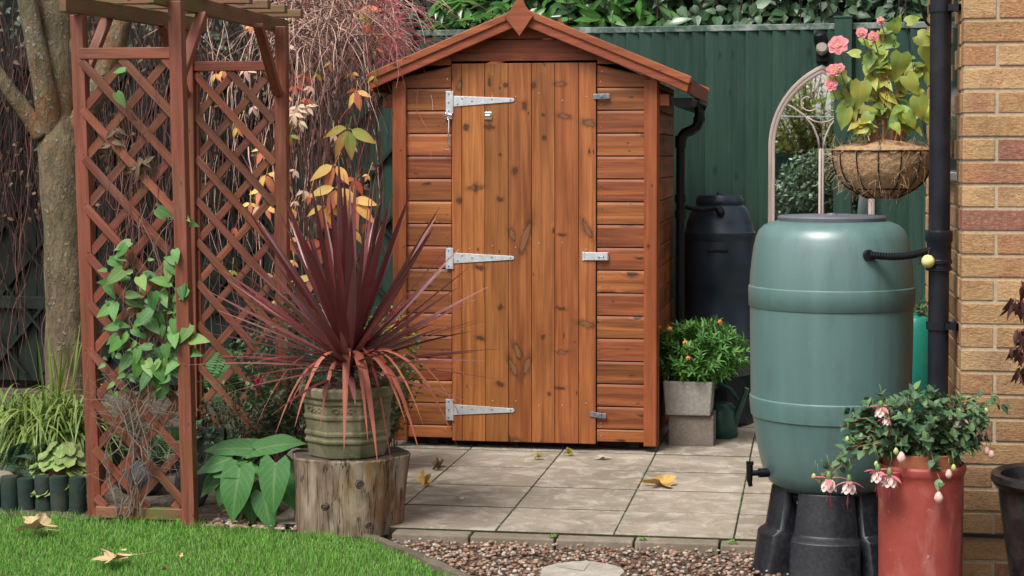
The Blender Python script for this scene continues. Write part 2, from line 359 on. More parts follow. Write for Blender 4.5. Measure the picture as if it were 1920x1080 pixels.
# water butt green with drips and streaks
m = NT('green_butt_plastic'); co = m.obj(); sz = m.n('SeparateXYZ', out=2, Vector=co)
nz = m.noise(m.obj((9, 9, 0.6)), 1.6, 4, 0.6); nb = m.noise(co, 3.0, 4); sp = m.noise(co, 60, 2, 0.5)
c = m.mix(m.mr(nz, .35, .7), (0.070, 0.140, 0.133), (0.096, 0.178, 0.170))
c = m.mix(m.math('MULTIPLY', m.mr(nb, .4, .7), 0.35), c, (0.115, 0.20, 0.185))
c = m.mix(m.math('MULTIPLY', m.mr(sp, .70, .76), 0.35), c, (0.22, 0.28, 0.25))
c = m.mix(m.math('MULTIPLY', m.mr(m.noise(m.obj((5, 5, 1.4)), 2.4, 5, .7),   .52, .72), 0.45), c, (0.052, 0.078, 0.055))
MAT['butt'] = m.pr(c, m.math('MULTIPLY_ADD', nb, 0.12, 0.34), nb, 0.04, 0.01, spec=0.95)
MAT['lid'] = plain('grey_lid_plastic', (0.10, 0.11, 0.13), 0.4, 0.2, 9, 0.05, dirt=(.2, .2, .2), da=.3)
# terracotta, painted
m = NT('painted_terracotta'); co = m.obj()
n1 = m.noise(m.obj((1, 1, .5)), 6, 6, .7, 0.5); n2 = m.noise(co, 22, 5, .65)
c = m.mix(m.mr(n2, .3, .7), (0.265, 0.045, 0.034), (0.32, 0.066, 0.05))
c = m.mix(m.math('MULTIPLY', m.mr(n1, .50, .68), 0.6), c, (0.44, 0.22, 0.18))
c = m.mix(m.math('MULTIPLY', m.mr(m.noise(co, 40, 3, .6), .68, .76), 0.8), c, (0.50, 0.36, 0.32))
MAT['terra'] = m.pr(c, 0.5, n2, 0.12, 0.004, spec=0.4)
MAT['terra_in'] = plain('bare_terracotta', (0.33, 0.10, 0.045), 0.75, 0.25, 14, 0.2, dirt=(0.14, 0.07, 0.04), da=0.4)
MAT['blackpot'] = plain('glazed_black_pot', (0.009, 0.0085, 0.0095), 0.25, 0.3, 6, 0.1, dirt=(0.08, 0.075, 0.07), da=0.35, dscale=10)
def stone(name, c, moss, ma, sc=9.0, lich=0.3):
    m = NT(name); co = m.obj(); a = m.noise(co, sc, 6, .65); b = m.noise(co, 3.2, 5, .6, .5); f = m.noise(co, 130, 3, .6)
    col = m.mix(m.mr(a, .3, .7), tuple(x*.7 for x in c), tuple(x*1.2 for x in c))
    col = m.mix(m.math('MULTIPLY', m.mr(b, .40, .62), ma), col, moss)
    col = m.mix(m.math('MULTIPLY', m.mr(m.noise(co, 17, 4, .7), .58, .70), lich), col, (0.36, 0.36, 0.27))
    col = m.mix(m.math('MULTIPLY', m.mr(f, .55, .75), .5), col, tuple(x*.45 for x in c))
    return m.pr(col, .9, m.math('ADD', a, m.math('MULTIPLY', f, .5)), .5, .006, spec=.2)
MAT['potstone'] = stone('mossy_cast_stone', (0.255, 0.22, 0.14), (0.062, 0.072, 0.026), .85, 14, .45)
MAT['planter'] = stone('speckled_grey_stone', (0.33, 0.31, 0.285), (0.22, 0.21, 0.18), .5, 60, .25)
MAT['block'] = stone('brown_concrete_block', (0.20, 0.17, 0.145), (0.12, 0.09, 0.07), .5, 70, .15)
MAT['boulder'] = stone('pale_boulder', (0.24, 0.20, 0.165), (0.15, 0.13, 0.08), .4)
MAT['slate'] = stone('dark_slate', (0.055, 0.058, 0.065), (0.05, 0.05, 0.03), .3, 12, .1)
MAT['stepping'] = stone('stepping_stone', (0.36, 0.325, 0.28), (0.24, 0.21, 0.17), .4, 20, .1)
MAT['edging2'] = stone('worn_patio_edging', (0.235, 0.195, 0.15), (0.14, 0.115, 0.08), .6, 20, .1)
MAT['edging'] = stone('concrete_edging', (0.155, 0.125, 0.095), (0.075, 0.065, 0.038), .8, 20, .1)
# riven paving
m = NT('riven_paving'); r = m.isl(); co = m.obj()
rv = m.noise(m.n('VectorMath', {'operation': 'ADD'}, i0=m.obj((1.6, 1.6, 1)), i1=m.n('CombineXYZ', X=m.math('MULTIPLY', r, 40.0), Y=0.0, Z=0.0)), 5.5, 8, .66, .5)
b = m.noise(co, 1.6, 5, .6); f = m.noise(co, 90, 3, .6)
c = m.ramp(r, [(0, (.29, .245, .19)), (.35, (.345, .295, .23)), (.7, (.30, .25, .195)), (1, (.365, .31, .245))])
c = m.mix(m.math('MULTIPLY', m.mr(b, .38, .62), .7), c, (.17, .14, .105))
c = m.mix(m.math('MULTIPLY', m.mr(rv, .48, .62), .55), c, (.50, .45, .38))
c = m.mix(m.math('MULTIPLY', m.mr(m.noise(co, 5, 5, .7), .56, .7), .4), c, (.13, .125, .075))
c = m.mix(m.math('MULTIPLY', m.mr(f, .55, .75), .4), c, (.12, .10, .085))
MAT['paving'] = m.pr(c, .82, m.math('ADD', rv, m.math('MULTIPLY', f, .12)), 1.0, .02, spec=.25)
MAT['joint'] = plain('mossy_joint', (.04, .034, .024), .95, .4, 30, .5, dirt=(.035, .05, .018), da=.5, dscale=3, spec=.1)
MAT['soil'] = plain('garden_soil', (.075, .058, .042), .95, .5, 40, .8, dirt=(.17, .15, .125), da=.6, dscale=10, spec=.1, bd=.02)
MAT['turf'] = plain('turf_soil', (.035, .06, .018), .95, .4, 30, .5, spec=.1)
MAT['gravel_base'] = plain('gravel_bed', (.13, .095, .075), .95, .5, 70, .9, spec=.1, bd=.02)
m = NT('gravel_stones'); r = m.isl(); c = m.ramp(r, [(0, (.33, .25, .185)), (.14, (.19, .09, .06)), (.30, (.28, .165, .11)), (.46, (.38, .31, .245)), (.54, (.16, .12, .10)), (.66, (.33, .205, .14)), (.80, (.23, .13, .09)), (.93, (.44, .39, .33)), (1, (.20, .17, .155))], 'CONSTANT')
nz = m.noise(m.obj(), 90, 3); c = m.mix(m.math('MULTIPLY', m.mr(nz, .4, .7), .35), c, (.12, .08, .06)); MAT['gravel'] = m.pr(c, .7, nz, .3, .003, spec=.35)
# bark and stump
m = NT('tree_bark'); co = m.obj(); a = m.noise(m.obj((1, 1, .35)), 14, 6, .7); b = m.noise(co, 2.2, 4, .6)
c = m.mix(m.mr(a, .3, .7), (.06, .043, .026), (.25, .19, .12)); c = m.mix(m.math('MULTIPLY', m.mr(b, .46, .64), .5), c, (.115, .11, .055))
c = m.mix(m.math('MULTIPLY', m.mr(m.noise(m.obj((1, 1, .45)), 3.0, 5, .7), .52, .62), .65), c, (.27, .10, .035))
lv = m.n('TexVoronoi', out=None, Vector=m.n('VectorMath', {'operation': 'ADD'}, i0=co, i1=m.n('VectorMath', {'operation': 'SCALE'}, i0=m.n('TexNoise', out=1, Vector=co, Scale=18.0), Scale=.05)), Scale=30.0)
li = m.math('MULTIPLY', m.mr(lv.outputs['Distance'], .34, .24), m.math('GREATER_THAN', m.n('SeparateColor', out=0, Color=lv.outputs['Color']), .66))
ln = m.math('MULTIPLY', m.mr(m.noise(co, 34, 5, .7, .6), .56, .62), m.mr(m.noise(m.obj((1, 1, .6)), 4.5, 3, .5), .46, .6)); li = m.math('MAXIMUM', m.math('MULTIPLY', li, .45), ln); c = m.mix(m.math('MULTIPLY', li, .75), c, (.34, .34, .29)); MAT['bark'] = m.pr(c, .9, m.math('ADD', a, m.math('MULTIPLY', li, .3)), 1.0, .035, spec=.15)
m = NT('weathered_stump'); co = m.obj(); a = m.noise(m.obj((1, 1, .13)), 26, 6, .7, .5); b = m.noise(m.obj((1, 1, .4)), 5.5, 4, .6, .5); k = m.noise(m.obj((1, 1, .3)), 8, 5, .6)
c = m.mix(m.mr(a, .3, .7), (.095, .058, .038), (.32, .235, .165)); c = m.mix(m.math('MULTIPLY', m.mr(b, .53, .60), .75), c, (.38, .305, .23))
c = m.mix(m.math('MULTIPLY', m.mr(k, .58, .66), .8), c, (.19, .07, .027)); c = m.mix(m.math('MULTIPLY', m.mr(m.noise(m.obj((1, 1, .3)), 4.0, 3, .5), .58, .7), .5), c, (.26, .20, .07))
ck = m.noise(m.obj((1, 1, .06)), 34, 3, .5, .4); c = m.mix(m.math('MULTIPLY', m.mr(m.math('ABSOLUTE', m.math('SUBTRACT', ck, .5)), .02, .005), .85), c, (.03, .02, .015)); c = m.mix(m.math('MULTIPLY', m.mr(a, .38, .30), .9), c, (.025, .018, .014)); MAT['stump'] = m.pr(c, .85, a, 1.0, .014, spec=.2)
m = NT('stump_top'); c = m.mix(m.mr(m.noise(m.obj(), 14, 5, .7), .3, .7), (.035, .026, .02), (.13, .105, .085)); MAT['stumptop'] = m.pr(c, .9, m.noise(m.obj(), 60, 4), .6, .01, spec=.15)
MAT['log'] = plain('stained_log_edging', (.014, .030, .024), .8, .3, 20, .5, dirt=(.06, .05, .035), da=.6, dscale=11, spec=.2)
# foliage
G = leafm
MAT['laurel'] = G('laurel_leaf', [(.05, .15, .028), (.085, .24, .045), (.03, .09, .025), (.13, .31, .07)], .22, .25, .25, spec=.6)
MAT['ivy'] = G('ivy_leaf', [(.02, .065, .026), (.045, .12, .042), (.018, .055, .025), (.10, .18, .10)], .35, .3, .12)
MAT['greyleaf'] = G('grey_green_shrub_leaf', [(.16, .28, .15), (.26, .40, .22), (.11, .20, .11)], .4, .2, .2)
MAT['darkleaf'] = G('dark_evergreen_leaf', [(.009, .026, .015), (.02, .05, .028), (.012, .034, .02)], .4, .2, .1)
MAT['cord'] = G('cordyline_leaf', [(.125, .020, .024), (.20, .045, .050), (.08, .013, .017), (.31, .125, .125), (.16, .030, .035)], .34, .12, .12, spec=.6, along=((.42, .27, .16), .93, 1.03))
MAT['cord_dry'] = G('cordyline_dying_leaf', [(.60, .19, .12), (.50, .13, .085), (.66, .27, .18)], .5, .15, .25)
MAT['arum'] = G('arum_leaf', [(.050, .155, .035), (.075, .21, .06), (.04, .125, .038)], .33, .35, .2)
MAT['arum_stem'] = plain('green_stalk', (.10, .19, .05), .5)
MAT['clem'] = G('clematis_leaf', [(.065, .20, .045), (.125, .31, .06), (.05, .155, .045), (.24, .38, .09)], .5, .4, .3)
MAT['fuchsia'] = G('fuchsia_leaf', [(.05, .12, .06), (.09, .19, .085), (.035, .085, .045), (.17, .28, .11)], .35, .4, .2)
MAT['planterleaf'] = G('wallflower_leaf', [(.085, .24, .035), (.13, .33, .06), (.05, .16, .028), (.18, .40, .10)], .5, .25, .25)
MAT['begonia'] = G('begonia_leaf', [(.09, .23, .05), (.40, .48, .09), (.13, .30, .06), (.70, .66, .14), (.20, .38, .08)], .4, .4, .35, spot=(.42, .33, .05))
MAT['sedge'] = G('variegated_sedge', [(.10, .20, .025), (.19, .30, .045), (.065, .14, .02), (.28, .37, .08)], .5, .0, .25, edge=(.42, .44, .16))
MAT['fern'] = G('fern_frond', [(.045, .13, .04), (.07, .19, .055), (.03, .09, .03)], .55, .1, .3)
MAT['bluefern'] = G('blue_green_foliage', [(.03, .075, .055), (.05, .115, .08), (.02, .05, .035)], .55, .1, .15)
MAT['heuchera'] = G('heuchera_leaf', [(.21, .32, .075), (.30, .42, .13), (.15, .25, .06), (.24, .28, .10)], .5, .5, .25, spot=(.16, .17, .07))
MAT['box'] = G('box_leaf', [(.012, .037, .013), (.022, .058, .018), (.03, .075, .025)], .35, .1, .1)
MAT['yellowing'] = G('yellowing_leaf', [(.46, .36, .035), (.36, .36, .05), (.50, .28, .03)], .5, .3, .3)
MAT['autumn'] = G('autumn_creeper_leaf', [(.86, .58, .07), (.86, .36, .13), (.84, .62, .14), (.80, .24, .14), (.88, .46, .20)], .5, .3, .15, along=((.74, .22, .13), .55, 1.5))
MAT['autumn_red'] = G('red_creeper_leaf', [(.52, .05, .035), (.60, .11, .06), (.45, .13, .06)], .5, .3, .3)
MAT['autumn_pale'] = G('faded_pink_creeper_leaf', [(.76, .46, .37), (.80, .66, .42), (.68, .34, .30), (.76, .70, .50)], .55, .2, .15)
MAT['autumn_green'] = G('turning_creeper_leaf', [(.16, .27, .05), (.38, .36, .06), (.46, .15, .05)], .5, .4, .3, along=((.55, .16, .05), .4, 1.1))
MAT['dryleaf'] = G('dry_fallen_leaf', [(.52, .36, .19), (.58, .42, .23), (.46, .29, .14)], .7, .35, .1)
MAT['dryleaf_y'] = G('yellow_fallen_leaf', [(.52, .30, .07), (.56, .36, .10), (.45, .24, .05)], .7, .3, .1, spot=(.30, .12, .04))
MAT['dryleaf_d'] = G('brown_fallen_leaf', [(.10, .055, .03), (.14, .08, .045)], .7, .3, .05)
MAT['dryleaf_p'] = G('pale_fallen_leaf', [(.40, .40, .30), (.46, .44, .34)], .7, .3, .05)
MAT['acer'] = G('dark_acer_leaf', [(.055, .016, .016), (.09, .03, .025), (.035, .012, .012)], .5, .1, .15)
MAT['tuft'] = G('bleached_grass', [(.42, .34, .22), (.34, .27, .16), (.48, .40, .28)], .6, 0, .2)
MAT['pink'] = G('pink_petal', [(.80, .24, .28), (.82, .36, .36), (.74, .16, .24)], .5, .05, .35)
MAT['white_petal'] = G('white_petal', [(.80, .66, .62), (.82, .72, .64), (.78, .55, .55)], .5, .05, .35)
MAT['rosepink'] = G('deep_pink_petal', [(.62, .08, .16), (.68, .13, .22)], .5, .05, .3)
MAT['redpetal'] = G('red_petal', [(.58, .02, .05), (.50, .03, .10)], .5, .05, .3)
MAT['orange'] = G('orange_petal', [(.72, .14, .02), (.74, .26, .03), (.60, .07, .02)], .5, .05, .3)
MAT['bud'] = plain('green_bud', (.38, .46, .16), .5); MAT['pinkbud'] = plain('pink_bud', (.70, .42, .36), .45, .3, 40)
MAT['yellow_eye'] = plain('flower_eye', (.70, .42, .05), .6)
MAT['twig'] = plain('brown_twig', (.17, .065, .052), .8, .4, 20, .2); MAT['twig_tan'] = plain('tan_twig', (.60, .39, .31), .8, .35, 20, .2)
MAT['twig_dark'] = plain('dark_twig', (.045, .022, .018), .85, .4, 20, .2); MAT['twig_red'] = plain('red_twig', (.38, .07, .085), .6, .35, 20)
MAT['twig_grey'] = plain('grey_dead_stem', (.18, .135, .105), .85, .35, 30, .2)
MAT['stem_red'] = plain('begonia_stem', (.33, .13, .06), .5, .4, 14); MAT['stem_green'] = plain('green_stem', (.11, .19, .05), .5)
MAT['coir'] = plain('coir_fibre', (.36, .21, .11), .95, .4, 60, .9, dirt=(.48, .33, .18), da=.6, dscale=20, bd=.01)
m = NT('coir_strand'); MAT['strand'] = m.pr(m.ramp(m.isl(), [(0, (.38, .22, .11)), (.5, (.50, .34, .19)), (1, (.26, .13, .06))]), .9)
MAT['can'] = plain('dark_green_can', (.010, .065, .05), .4, .2); MAT['turq'] = plain('turquoise_plastic', (.012, .20, .15), .35, .15)
MAT['ball'] = plain('yellow_ball', (.62, .56, .22), .6, .15, 40); MAT['label'] = plain('white_label', (.66, .66, .64), .5, .06)
MAT['ink'] = plain('faded_ink', (.12, .12, .13), .7); MAT['line'] = plain('white_line', (.75, .75, .75), .5)
MAT['core'] = plain('hedge_depth_shade', (.007, .011, .007), .95)  # near-black colour standing in for the shade deep in the hedge
m = NT('lawn_grass'); r = m.isl(); u = m.n('SeparateXYZ', out=0, Vector=m.n('UVMap')); pn = m.noise(m.obj(), 2.6, 5, .65)
c = m.ramp(r, [(0, (.080, .24, .024)), (.4, (.135, .36, .042)), (.75, (.20, .44, .07)), (.92, (.30, .40, .12)), (1, (.45, .42, .22))])
c = m.mix(m.math('MULTIPLY', m.mr(pn, .35, .65), .45), c, (.19, .38, .08)); MAT['grass'] = m.pr(c, .5, spec=.35, transl=.25)

# ================================================================== GROUND
b = MB(); b.box(-60, 60, -60, 60, -0.30, -0.06); tag(b.build('ground', MAT['soil']), None, None, kind='structure')
# flower bed soil, lumpy
def sheet(x0, x1, y0, y1, z, nx, ny, amp):
    b = MB(); rows = []
    for j in range(ny+1):
        rows.append([V((x0+(x1-x0)*i/nx, y0+(y1-y0)*j/ny, z+rnd(-amp, amp))) for i in range(nx+1)])
    b.strip(rows); return b
tag(sheet(-6.5, -1.66, 6.36, 9.9, -0.012, 90, 60, 0.012).build('flower_bed_ground', MAT['soil'], smooth=True), None, None, kind='structure')
# patio
SX, SY = 0.4555, 0.4375; JX, JY = -0.2785, 6.352
b = MB(); b.box(-2.07, 1.25, 6.36, 10.3, -0.10, -0.004); tag(b.build('patio_bed', MAT['joint']), None, None, kind='structure')
b = MB()
for i in range(-4, 4):
    for j in range(0, 9):
        x0 = JX+i*SX; y0 = JY+j*SY; g = 0.006
        if x0 < -2.2: continue
        b.obox((x0+SX/2+rnd(-.001, .001), y0+SY/2, -0.02+rnd(-.0015, .0015)), ((1, rnd(-.003, .003), 0), (0, 1, 0), (0, 0, 1)), (SX/2-.0032, SY/2-.012, 0.02))
tag(b.build('patio_paving', MAT['paving'], bevel=0.003), None, None, kind='structure')
b = MB(); x = -1.58
while x < 1.1:
    L = rnd(.27, .34); b.box(x, x+L-.008, 6.282, 6.361, -.06, -.008+rnd(-.003, .002)); x += L
tag(b.build('patio_edging', MAT['edging2'], bevel=.006), None, None, kind='structure')
b = MB()
for _ in range(150):
    i = R_.choice((-2, -1, 0)); x = JX+i*SX+rnd(-.004, .004); y = rnd(6.36, 8.1)
    if rnd(0, 1) < .35: y = JY+R_.choice((0, 1, 2, 3))*SY; x = rnd(-1.5, .3)
    b.blade(V((x, y, -.004)), V((rnd(-.8, .8), rnd(-.8, .8), 1)), rnd(.006, .016), .003, .3, 2)
for x, y in ((-.62, 6.30), (-.28, 6.30), (-.96, 6.30)):
    for _ in range(26): b.blade(V((x+rnd(-.015, .015), y+rnd(-.012, .012), -.004)), V((rnd(-1, 1), rnd(-1, 1), .8)), rnd(.010, .024), .005, .4, 3)
WEED = b
# curved concrete edging between lawn and gravel
EDG = [(-1.66, 6.235), (-1.56, 6.12), (-1.45, 6.0), (-1.33, 5.86), (-1.19, 5.69), (-1.06, 5.5), (-.95, 5.28), (-.87, 5.0), (-.82, 4.7), (-.8, 4.3)]
def edgex(y): return float(np.interp(-y, [-p[1] for p in EDG], [p[0] for p in EDG]))
b = MB(); rows = []; n = 40
for i in range(n+1):
    y = 6.235+(4.3-6.235)*i/n; x = edgex(y)+rnd(-.004, .004); wv = .019+rnd(-.003, .003)
    rows.append([V((x-wv, y-wv*.6, -.08)), V((x-wv, y-wv*.6, -.002)), V((x+wv, y+wv*.6, -.004)), V((x+wv, y+wv*.6, -.08))])
b.strip([r[::-1] for r in rows]); tag(b.build('lawn_edging', MAT['edging']), None, None, kind='structure')
# lawn
b = MB(); rows = []
for i in range(60):
    y = 1.0+(6.40-1.0)*i/59; xr = edgex(y)-.03 if y > 4.3 else -.83
    if y > 6.235: xr = -1.70
    rows.append([V((-9, y, -.022)), V((-4, y, -.022)), V((xr, y, -.022))])
b.strip([r[::-1] for r in rows]); tag(b.build('lawn', MAT['turf']), None, None, kind='structure')
rng = np.random.default_rng(3)
def grass_blades():
    N = 95000
    x = rng.uniform(-3.75, -.9, N); y = rng.uniform(5.15, 6.46, N)
    # ragged far edge, gentle drop to the stump
    ye = np.interp(x, [-4, -2.9, -2.45, -1.9, -1.66], [6.405, 6.41, 6.34, 6.25, 6.19]) + .025*np.sin(x*23)
    ex = np.array([edgex(q) if q < 6.235 else -1.66 for q in y]) - .008
    k = (y < ye) & (x < ex); x = x[k]; y = y[k]; N = len(x)
    clump = np.sin(x*7.1+np.sin(y*5)*2)*np.sin(y*9.3+x*3)
    h = rng.uniform(.010, .024, N)*(1+.22*clump); h *= np.where(rng.random(N) < .05, 1.35, 1); edge = (np.interp(x, [-4, -2.9, -2.45, -1.9, -1.66], [6.405, 6.41, 6.34, 6.25, 6.19])-y) < .08
    h = np.where(edge, h*rng.uniform(1.0, 1.9, N), h)
    a = rng.uniform(0, 2*pi, N); wv = rng.uniform(.0006, .0014, N); ln = rng.uniform(0, .85, N)*h; la = rng.uniform(0, 2*pi, N)
    z0 = np.full(N, -.022); ca, sa = np.cos(a)*wv, np.sin(a)*wv; lx, ly = np.cos(la)*ln, np.sin(la)*ln
    P = np.stack([np.stack([x-ca, y-sa, z0], 1), np.stack([x+ca, y+sa, z0], 1),
                  np.stack([x-ca*.8+lx*.35, y-sa*.8+ly*.35, z0+h*.6], 1), np.stack([x+ca*.8+lx*.35, y+sa*.8+ly*.35, z0+h*.6], 1),
                  np.stack([x+lx, y+ly, z0+h], 1)], 1).reshape(-1, 3)
    i = np.arange(N)*5
    me = bpy.data.meshes.new('grass'); nl = N*7
    me.vertices.add(N*5); me.vertices.foreach_set('co', P.astype(np.float32).ravel())
    me.loops.add(nl); me.polygons.add(N*2)
    lv = np.stack([i, i+1, i+3, i+2, i+2, i+3, i+4], 1).ravel(); me.loops.foreach_set('vertex_index', lv.astype(np.int32))
    ls = np.stack([np.arange(N)*7, np.arange(N)*7+4], 1).ravel(); me.polygons.foreach_set('loop_start', ls.astype(np.int32))
    me.update(calc_edges=True); me.validate()
    uv = me.uv_layers.new(name='UVMap'); t = np.tile(np.array([0, 0, 0, 1, .6, 0, .6, 1, .6, 0, .6, 1, 1, .5], dtype=np.float32), N); uv.data.foreach_set('uv', t)
    me.materials.append(MAT['grass']); o = bpy.data.objects.new('grass', me); COL.objects.link(o)
    tag(o, 'short green lawn grass in the left foreground', 'grass', kind='stuff')
grass_blades()
tag(WEED.build('joint_weeds', MAT['grass']), 'tiny moss and weed sprigs in the paving joints', 'weeds', kind='stuff')
# gravel
b = MB(); b.strip([[V((edgex(y)+.02 if y < 6.23 else -1.6, y, -.045)), V((1.4, y, -.045))][::-1] for y in np.linspace(4.3, 6.27, 14)]); tag(b.build('gravel_ground', MAT['gravel_base']), None, None, kind='structure')
def ico():
    t = (1+5**.5)/2; v = [(-1, t, 0), (1, t, 0), (-1, -t, 0), (1, -t, 0), (0, -1, t), (0, 1, t), (0, -1, -t), (0, 1, -t), (t, 0, -1), (t, 0, 1), (-t, 0, -1), (-t, 0, 1)]
    f = [(0, 11, 5), (0, 5, 1), (0, 1, 7), (0, 7, 10), (0, 10, 11), (1, 5, 9), (5, 11, 4), (11, 10, 2), (10, 7, 6), (7, 1, 8), (3, 9, 4), (3, 4, 2), (3, 2, 6), (3, 6, 8), (3, 8, 9), (4, 9, 5), (2, 4, 11), (6, 2, 10), (8, 6, 7), (9, 8, 1)]
    return [V(q).normalized() for q in v], f
IV, IF = ico()
def pebble(b, p, s):
    q = Quaternion(rdir(), rnd(0, 6)); sc = (s*rnd(.8, 1.4), s*rnd(.7, 1.1), s*rnd(.4, .75)); qz = Quaternion((0, 0, 1), rnd(0, 6)); o = len(b.v)
    for v in IV:
        v = q @ (v*rnd(.82, 1.12)); b.v.append(V(p) + qz @ (Quaternion((1, 0, 0), rnd(-.1, .1)) @ V((v.x*sc[0], v.y*sc[1], v.z*sc[2]))))
    for f in IF: b.face([o+i for i in f], [(0, 0)]*3)
b = MB()
STEP = GZ(1092, 1060)
for _ in range(6200):
    y = rnd(5.12, 6.262); x = rnd(-1.62, .62)
    if x < edgex(y)+.03: continue
    e = ((x-STEP.x)/.155)**2+((y-STEP.y)/.17)**2
    if e < rnd(.75, 1.1): continue
    pebble(b, (x, y, -.038+rnd(0, .02)), rnd(.0055, .0125))
for _ in range(260):   # the slate and pebbles between arch and stump
    x = rnd(-2.35, -1.95); y = rnd(6.3, 6.62); pebble(b, (x, y, -.01), rnd(.006, .018))
tag(b.build('gravel', MAT['gravel'], smooth=True), 'brown and cream gravel spread in front of the patio', 'gravel', kind='stuff')
b = MB(); pr = [(0.001, -.02), (.145, -.02), (.15, -.032), (.14, -.06)]
b.lathe(pr[::-1], (STEP.x, STEP.y, 0), 26, cap1=True); b.v = [V((p.x+rnd(-.004, .004), p.y, p.z+rnd(-.002, .002))) for p in b.v]
tag(b.build('stepping_stone', MAT['stepping'], smooth='auto'), 'round pale stepping stone sunk in the brown gravel', 'stone')

# ================================================================== SHED
YS = 8.165; XL, XR = -2.022, -.742; XM = (XL+XR)/2
shed = thing('garden_shed', (XM, YS+.5, 0), 'orange-brown stained wooden garden shed with a single plank door', 'shed')
def S(px, py, Y=YS): p = PY(px, py, Y); return p.x, p.z
D0, D1 = S(849.5, 500)[0], S(1119, 500)[0]; DZ0, DZ1 = .035, S(985, 119)[1]
EZ = S(740, 155)[1]; YB = 9.26
b = MB(); b.box(XL+.03, XR-.03, YS+.08, YB-.03, .005, .045)
for x in (-1.85, -1.45, -1.05, -.85): b.box(x-.025, x+.025, YS+.05, YB, -.001, .04)
b.build('floor_bearers', MAT['bearer'], shed)
# roof line: apex and eaves
YBG = YS-.085                       # bargeboards stand in front of the wall
AP = PY(988, 14, YBG); EL = PY(691, 144, YBG); ER = PY(1296, 140, YBG)
SL = ((AP.z-EL.z)/(XM-EL.x)+(AP.z-ER.z)/(ER.x-XM))/2
def roofz(x): return AP.z-SL*abs(x-XM)
# shiplap boards of the front: each has a flat face and a scooped lip at its top
ZL = [1.44+.1105*k-.006 for k in range(-13, 8)]
def shiplap(b, p0, p1, z0, z1, nrm, zc0=None, zc1=None):
    """one board from p0 to p1 (xy) between z0 and z1 standing off along nrm; zc0/zc1 cut its top"""
    p0 = V(p0); p1 = V(p1); n = V(nrm); rows = []; L = (p1-p0).length; ru, rv = rnd(0, 40), rnd(0, 40); H = z1-z0
    pr = [(0, 0.0), (0.0015, .0185), (.003, .020), (H*.86, .020), (H*.93, .0175), (H-.004, .0155), (H-.0025, .013), (H-.002, .0)]
    o = len(b.v); nseg = 1
    for e, (p, zc) in enumerate(((p0, zc0), (p1, zc1))):
        for h, d in pr:
            z = z0+h if zc is None else min(z0+h, zc)
            b.v.append(V((p.x, p.y, z))+n*d)
    k = len(pr)
    for i in range(k-1):
        f = [o+i, o+k+i, o+k+i+1, o+i+1]; b.face(f, [(ru, rv+pr[i][0]), (ru+L, rv+pr[i][0]), (ru+L, rv+pr[i+1][0]), (ru, rv+pr[i+1][0])])
    b.face([o+i for i in range(k)], [(ru, rv+q[0]) for q in pr]); b.face([o+k+i for i in range(k)][::-1], [(ru, rv+q[0]) for q in pr][::-1])
nf = (0, -1, 0)
def cut(x): return roofz(x)-.075
for x0, x1 in ((XL+.02, D0-.004), (D1+.004, XR-.02)):
    b = MB()
    for i in range(len(ZL)-1):
        z0, z1 = ZL[i], ZL[i+1]
        z0 = max(z0, .045)
        if z1 < .06: continue
        if z0 > max(cut(x0), cut(x1)): continue
        b.m = 0; shiplap(b, (x0, YS, 0), (x1, YS, 0), z0, z1, nf, max(z0+.001, cut(x0)) if z1 > cut(x0) else None, max(z0+.001, cut(x1)) if z1 > cut(x1) else None)
        b.m = 1; xn = x1-.02 if x0 < XM else x0+.02
        for q in ((.045,) if x0 < XM else (.028, .075)):
            if z0+q < cut(xn)-.02: b.obox((xn+rnd(-.004, .004), YS-.0208, z0+q), ((1, 0, 0), (0, 1, 0), (0, 0, 1)), (.0022, .0014, .0022))
    b.build('front_wall', [MAT['shed'], MAT['chrome']], shed)
# gable above the door: a wide lower board and one above
b = MB(); gz = DZ1+.012
b.prism([(-.40, gz), (.40, gz), (.40, min(gz+.105, roofz(XM+.40)-.05)), (.26, gz+.105), (-.26, gz+.105), (-.40, min(gz+.105, roofz(XM+.40)-.05))], (XM, YS+.02, 0), (1, 0, 0), (0, 0, 1), (0, -1, 0), .022)
b.prism([(-.33, gz+.108), (.33, gz+.108), (.0, roofz(XM)-.03)], (XM, YS+.02, 0), (1, 0, 0), (0, 0, 1), (0, -1, 0), .016)
b.prism([(-.38, gz-.0), (.38, gz-.0), (.38, gz+.04), (-.38, gz+.04)], (XM, YS-.003, 0), (1, 0, 0), (0, 0, 1), (0, -1, 0), .006)
b.build('gable_board', MAT['barge'], shed, bevel=.003)
b = MB(); b.box(XL+.02, XR-.02, YS+.05, YS+.06, .05, EZ); b.build('interior_dark_sheet', MAT['dark'], shed)  # added near-black sheet; its colour stands in for the shade inside
# sides and back
for nm, X, n in (('side_wall', XR, (1, 0, 0)), ('side_wall', XL, (-1, 0, 0))):
    b = MB()
    for i in range(len(ZL)-1):
        z0, z1 = max(ZL[i], .045), ZL[i+1]
        if z1 < .06 or z0 > EZ-.02: continue
        a, c2 = (X-.016*n[0], YS+.03, 0), (X-.016*n[0], YB-.03, 0)
        if n[0] > 0: shiplap(b, a, c2, z0, min(z1, EZ), n)
        else: shiplap(b, c2, a, z0, min(z1, EZ), n)
    b.build(nm, MAT['shed'], shed)
b = MB(); b.box(XL, XR, YB-.02, YB, .04, EZ); b.prism([(XL-XM, EZ), (XR-XM, EZ), (0, AP.z-.06)], (XM, YB, 0), (1, 0, 0), (0, 0, 1), (0, -1, 0), .02); b.build('back_wall', MAT['shed'], shed)
